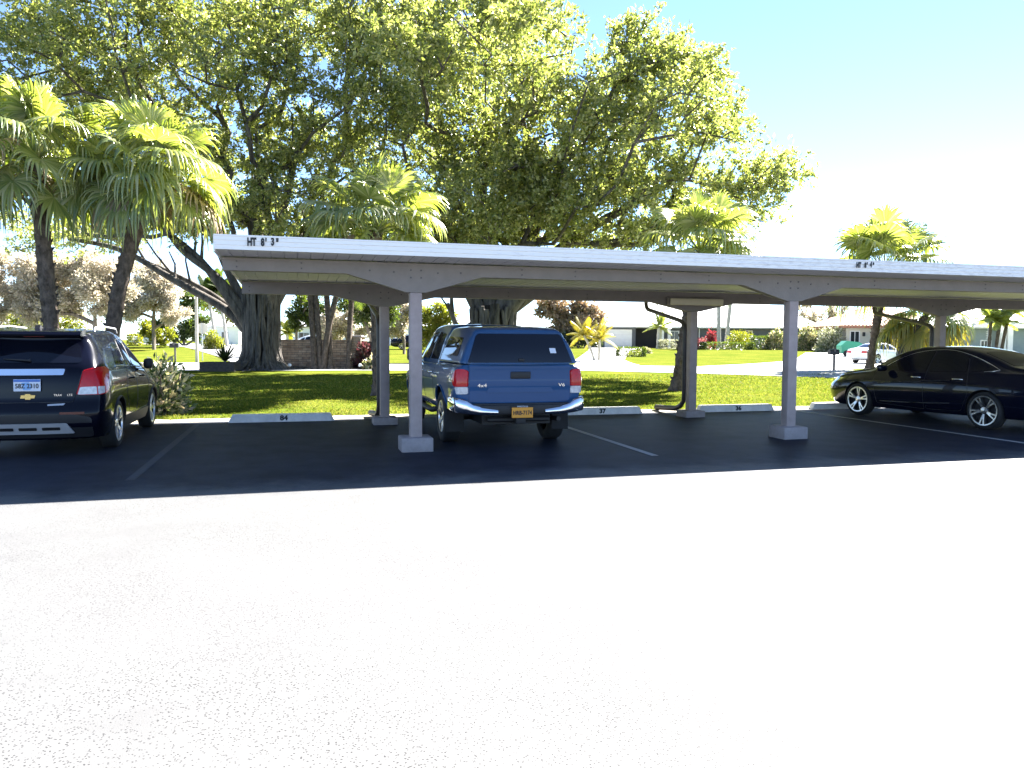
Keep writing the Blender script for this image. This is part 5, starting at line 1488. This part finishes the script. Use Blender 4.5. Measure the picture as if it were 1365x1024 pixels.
def tile_mat():
    m, t, N, L, b = nt('barrel_tiles')
    co = N.new('ShaderNodeTexCoord')
    w = N.new('ShaderNodeTexWave'); w.inputs['Scale'].default_value = 1.1; w.bands_direction = 'Z'; w.inputs['Distortion'].default_value = .6
    w2 = N.new('ShaderNodeTexWave'); w2.inputs['Scale'].default_value = .9; w2.bands_direction = 'X'
    n = N.new('ShaderNodeTexNoise'); n.inputs['Scale'].default_value = 3
    for q in (w, w2, n): L.new(co.outputs['Object'], q.inputs['Vector'])
    r = N.new('ShaderNodeValToRGB'); e = r.color_ramp.elements; e[0].position = .3; e[0].color = (.34, .13, .07, 1); e[1].position = .7; e[1].color = (.52, .26, .16, 1)
    L.new(n.outputs['Fac'], r.inputs['Fac'])
    r2 = N.new('ShaderNodeValToRGB'); e = r2.color_ramp.elements; e[0].position = .05; e[0].color = (.45, .45, .45, 1); e[1].position = .3; e[1].color = (1, 1, 1, 1)
    L.new(w.outputs['Fac'], r2.inputs['Fac'])
    x = N.new('ShaderNodeMix'); x.data_type = 'RGBA'; x.blend_type = 'MULTIPLY'; x.inputs['Factor'].default_value = 1
    L.new(r.outputs['Color'], x.inputs[6]); L.new(r2.outputs['Color'], x.inputs[7]); L.new(x.outputs[2], b.inputs['Base Color'])
    bp = N.new('ShaderNodeBump'); bp.inputs['Distance'].default_value = .06; L.new(w2.outputs['Fac'], bp.inputs['Height']); L.new(bp.outputs['Normal'], b.inputs['Normal'])
    b.inputs['Roughness'].default_value = .8
    return m
M['tile'] = tile_mat()

def hip_roof(mb, x0, x1, y0, y1, ze, zr, ov=.6, th=.18, m=0, gable=False):
    x0 -= ov; x1 += ov; y0 -= ov; y1 += ov
    ry = (y0+y1)/2; run = (y1-y0)/2
    rx0, rx1 = (x0+run, x1-run) if x1-x0 > 2*run else ((x0+x1)/2-.01, (x0+x1)/2+.01)
    if gable: rx0, rx1 = x0, x1
    v = [(x0, y0, ze), (x1, y0, ze), (x1, y1, ze), (x0, y1, ze), (rx0, ry, zr), (rx1, ry, zr)]
    f = [(0, 1, 5, 4), (1, 2, 5), (2, 3, 4, 5), (3, 0, 4)]
    mb.add(v, f, m)
    vb = [(a, b, c-th) for a, b, c in v[:4]]
    mb.add(v[:4] + vb, [(0, 4, 5, 1), (1, 5, 6, 2), (2, 6, 7, 3), (3, 7, 4, 0), (4, 7, 6, 5)], m)
def house(px, zc, label, name='house'):
    x, y = W(px, zc)
    return empty(name, (x, y, gz(x, y)), -TH, label, 'house')
def win(par, x0, x1, y, z0, z1, bars=1):
    fr = MB(); t = .09
    fr.box(x0-t, x1+t, y-.05, y+.03, z0-t, z0); fr.box(x0-t, x1+t, y-.05, y+.03, z1, z1+t)
    fr.box(x0-t, x0, y-.05, y+.03, z0, z1); fr.box(x1, x1+t, y-.05, y+.03, z0, z1)
    for i in range(bars):
        xx = x0+(x1-x0)*(i+1)/(bars+1); fr.box(xx-.03, xx+.03, y-.04, y+.02, z0, z1)
    w = fr.build('window', M['white'], par)
    MB().box(x0, x1, y-.015, y+.015, z0, z1).build('pane', M['win'], w)

# white-roofed ranch house across the street
H = house(790, 95, 'long low house with a white hip roof and white garage door across the street'); H.scale = (1, 1, 1)
m = 95/1020
def X(p): return (p-790)*m
MB().box(X(786), X(846), 0, 9, -.3, 2.55).box(X(846), X(1098), 2.2, 12, -.3, 2.6).build('wall', M['wall_grey'], H)
r = MB(); hip_roof(r, X(846)-3, X(1098), 2.2, 12.5, 2.72, 6.0, .8); r.build('roof', M['roof_white'], H)
r = MB(); hip_roof(r, X(786), X(846)+2, 0.02, 11, 2.74, 5.6, .8); r.build('garage_roof', M['roof_white'], H)
g = MB().box(X(805), X(841), -.06, .02, -.3, 2.3).build('garage_door', M['white'], H)
gm = MB()
for i in range(1, 4): gm.box(X(805)+.02, X(841)-.02, -.075, -.061, -.3+.65*i-.015, -.3+.65*i+.015)
gm.build('panel_seam', M['signback'], g)
MB().box(X(848), X(882), 2.12, 2.2, -.2, 2.45).build('entry_recess', M['dark_in'], H)
for p in (884, 893): MB().box(X(p)-.16, X(p)+.16, .9, 1.22, -.3, 2.55).build('column', M['white'], H)
win(H, X(897), X(908), 2.2, .6, 2.1, 1); win(H, X(915), X(932), 2.2, .5, 2.2, 2); win(H, X(1000), X(1008), 2.2, .5, 2.2, 1); win(H, X(1040), X(1062), 2.2, .7, 2.1, 2)
MB().tube([(X(936), 2.0, 2.5), (X(936), 2.0, -.2)], .06, 8).build('rain_pipe', M['white'], H)

# tile-roofed house with open garage
H = house(1128, 76, 'house with a red barrel-tile roof and a dark open garage behind the white car'); m = 76/1020
def X(p): return (p-1128)*m
wl = MB().box(X(1126), X(1163), 0, 8, -.3, 2.35).box(X(1163), X(1252), 6, 9, -.3, 2.35).box(X(1163), X(1254), -.1, .15, 2.02, 2.36)
wl.build('wall', M['wall_cream'], H)
for p in (1199.5, 1236): MB().bbox(X(p)-.24, X(p)+.24, -.12, .36, -.3, 2.02, .02).build('column', M['wall_cream'], H)
MB().box(X(1163.5), X(1251), 5.85, 5.98, -.3, 2.02).build('garage_back', M['dark_in'], H)
MB().box(X(1252), X(1253.8), .17, 6, -.3, 2.3).box(X(1163.2), X(1252), .17, 5.84, 2.2, 2.3).build('garage_lining', M['dark_in'], H)
r = MB(); hip_roof(r, X(1126), X(1254), -.1, 9, 2.62, 4.9, .75, .25); r.build('roof', M['tile'], H)
win(H, X(1132), X(1143), -.005, .9, 2.0, 1)
lan = MB().bbox(X(1149)-.10, X(1149)+.10, -.22, -.005, 1.55, 1.95, .02).build('wall_lamp', M['black'], H)
# grey-green house at the right edge
H = house(1256, 66, 'grey-green stucco house with white shutters behind the palm cluster at the right edge'); m = 66/1020
def X(p): return (p-1256)*m
MB().box(X(1256), X(1420), 0, 9, -.3, 2.5).build('wall', M['wall_mint'], H)
r = MB(); hip_roof(r, X(1256), X(1420), 0.02, 9, 2.66, 5.0, .7); r.build('roof', M['roof_white'], H)
win(H, X(1306), X(1318), 0, .3, 1.4, 2)
for p in (1327, 1336): MB().bbox(X(p)-.22, X(p)+.22, -.9, -.46, -.3, 2.46, .02).build('column', M['white'], H)
sh = MB()
for i in range(5): sh.box(X(1312), X(1319), -.07, -.01, 1.55+.15*i, 1.63+.15*i)
sh.build('shutter', M['white'], H)
pg = MB()
for i in range(9): pg.box(X(1292)+i*.45, X(1292)+i*.45+.07, -2.6, -.1, 2.95, 3.1)
pg.box(X(1290), X(1346), -2.5, -2.36, 2.78, 2.948); pg.box(X(1290), X(1346), -.4, -.26, 2.78, 2.948)
for p in (1293, 1343): pg.box(X(p)-.08, X(p)+.08, -2.51, -2.35, -.3, 2.779)
pg.build('pergola', M['white'], H)
# far pale houses
def far_house(px0, px1, zc, h, hr, label, wallm='white', seed=0):
    H = house(px0, zc, label); w = (px1-px0)*zc/1020
    MB().box(0, w, 0, 8, -.3, h).build('wall', M[wallm], H)
    r = MB(); hip_roof(r, 0, w, 0, 8, h+.12, hr, .6); r.build('roof', M['roof_white'], H)
    win(H, w*.2, w*.35, -.005, .8, 2.0, 1); win(H, w*.6, w*.75, -.005, .8, 2.0, 1)
    return H
far_house(-30, 66, 150, 3.6, 6.6, 'far white house under the pale spreading tree at the left edge')
far_house(262, 318, 125, 2.9, 5.0, 'far white house with pale roof between the tall pole and the fig trunk')
far_house(380, 470, 130, 3.0, 5.6, 'far pale house showing above the brick wall')
far_house(600, 735, 125, 3.0, 5.4, 'far white house seen either side of the second fig trunk', 'wall_cream')
far_house(510, 600, 118, 2.9, 5.0, 'far white house between the carport posts and the pickup')
# brick wall with pier and return
def cam_pt(px, zc): return W(px, zc)
x0, y0 = cam_pt(362, 40.2)
wall = empty('brick_wall', (x0, y0, gz(x0, y0)), -TH, 'old brown brick garden wall with a pier, right of the fig trunk', 'wall')
m = 40.2/1020
MB().box(0, (464-362)*m, 0, .3, -.2, 1.52).build('panel', M['brick'], wall)
MB().box((464-362)*m+.003, (481-362)*m, -.12, .42, -.2, 1.66).build('pier', M['brick'], wall)
MB().bbox((464-362)*m-.06, (481-362)*m+.06, -.18, .48, 1.662, 1.76, .02).build('pier_cap', M['post'], wall)
MB().box((481-362)*m+.003, (508-362)*m, .05, .35, -.2, 1.45).build('return_panel', M['brick'], wall)
# tall pole
x, y = W(262, 50)
e = empty('utility_pole', (x, y, gz(x, y)), 0, 'tall pale wooden pole beside the street, left of the stop sign', 'pole')
MB().tube([(0, 0, -.2), (.0, 0, 2.2), (.02, 0, 4.55)], [.105, .098, .09], 12).build('shaft', M['postgrey'], e, 50)
MB().tube([(.02, 0, 4.551), (.02, 0, 4.62)], [.10, .04], 12).build('cap', M['alu'], e, 50)
# stop sign seen from the back
x, y = W(269.5, 53)
e = empty('stop_sign', (x, y, gz(x, y)), -TH+.15, 'eight-sided road sign seen from its pale back, right of the tall pole', 'sign')
oc = [(.39*math.cos(math.pi/8+i*math.pi/4), 2.25+.39*math.sin(math.pi/8+i*math.pi/4)) for i in range(8)]
MB().prism(oc, 'y', -.004, .004).build('plate', M['signback'], e)
MB().box(-.03, .03, -.06, -.006, -.1, 2.62).build('post', M['alu'], e)
# mailboxes
def mailbox(px, zc, h, label, mat):
    x, y = W(px, zc)
    e = empty('mailbox', (x, y, gz(x, y)), -TH+.2, label, 'mailbox')
    MB().box(-.05, .05, -.05, .05, -.1, h-.001).build('post', M['bolt'], e)
    arch = [(-.14, h), (-.14, h+.17)] + [(-.14*math.cos(t), h+.17+.12*math.sin(t)) for t in np.linspace(.3, math.pi-.3, 7)] + [(.14, h+.17), (.14, h)]
    b = MB().prism([(w, z) for w, z in arch], 'x', -.32, .22).build('box', mat, e, 40)
    MB().box(-.1, .0, -.155, -.142, h+.16, h+.34).build('flag', M['bolt'], b)
    return e
mailbox(1111, 41, .86, 'black mailbox on a thin post left of the thick fan palm trunk', M['black'])
mailbox(233, 50, .95, 'dark mailbox on a post between the crossover and the tall pole', M['black'])
# small garden spotlights
def spot(px, zc, label):
    x, y = W(px, zc)
    e = empty('garden_spotlight', (x, y, gz(x, y)), .3, label, 'spotlight')
    MB().tube([(0, 0, -.05), (0, 0, .16)], .018, 6).build('stake', M['black'], e)
    MB().lathe([(0, -.1), (.05, -.09), (.085, .06), (.09, .08), (.075, .075), (0, .05)], 'y', (0, 0, .24), 14).build('head', M['white'], e, 50)
spot(386, 38.2, 'small white spotlight stuck in the grass beside the fig roots')
spot(480, 38.6, 'small white spotlight in the grass before the brick pier')
# bins beside the drive
x, y = W(1133, 66)
e = empty('garden_cart', (x, y, gz(x, y)), -TH, 'green covered cart beside the house behind the white car', 'cart')
b = MB(); b.prism([(-1.0, .25), (-1.05, .95), (-.6, 1.35), (.5, 1.25), (1.0, .9), (.95, .25)], 'y', -.5, .5); b.build('cover', M['teal'], e, 30)
for s in (-.6, .6): MB().lathe([(0, -.06), (.26, -.06), (.28, 0), (.26, .06), (0, .06)], 'y', (s, -.45, .28), 20).build('wheel', M['rubber'], e, 40)
# cars across the street
def put_car(px, zc, rz, paint, label, name):
    x, y = W(px, zc)
    return make_sedan((x, y, gz(x, y)+.03), rz, paint, label, name, False)
put_car(1141, 54, -TH-1.02, M['whitecar'], 'white sedan on the driveway in front of the tile-roofed house', 'parked_sedan')
put_car(1205, 81.5, -TH+math.pi, M['blackcar'], 'dark car standing inside the open garage', 'parked_car')
put_car(172, 97, -TH-1.3, M['whitecar'], 'distant white car beyond the crossover mirror, beside the clipped bush', 'parked_car')
put_car(521, 76, -TH-1.5, M['blackcar'], 'distant black car on the far lawn between the two left posts', 'parked_car')
put_car(386, 70, -TH-1.5, M['whitecar'], 'distant white car half hidden by the brick wall', 'parked_car')
make_crossover((16.9, 10.0, 0), M['blackcar'], 'dark vehicle beyond the black sedan, only its corner showing at the right edge', False)
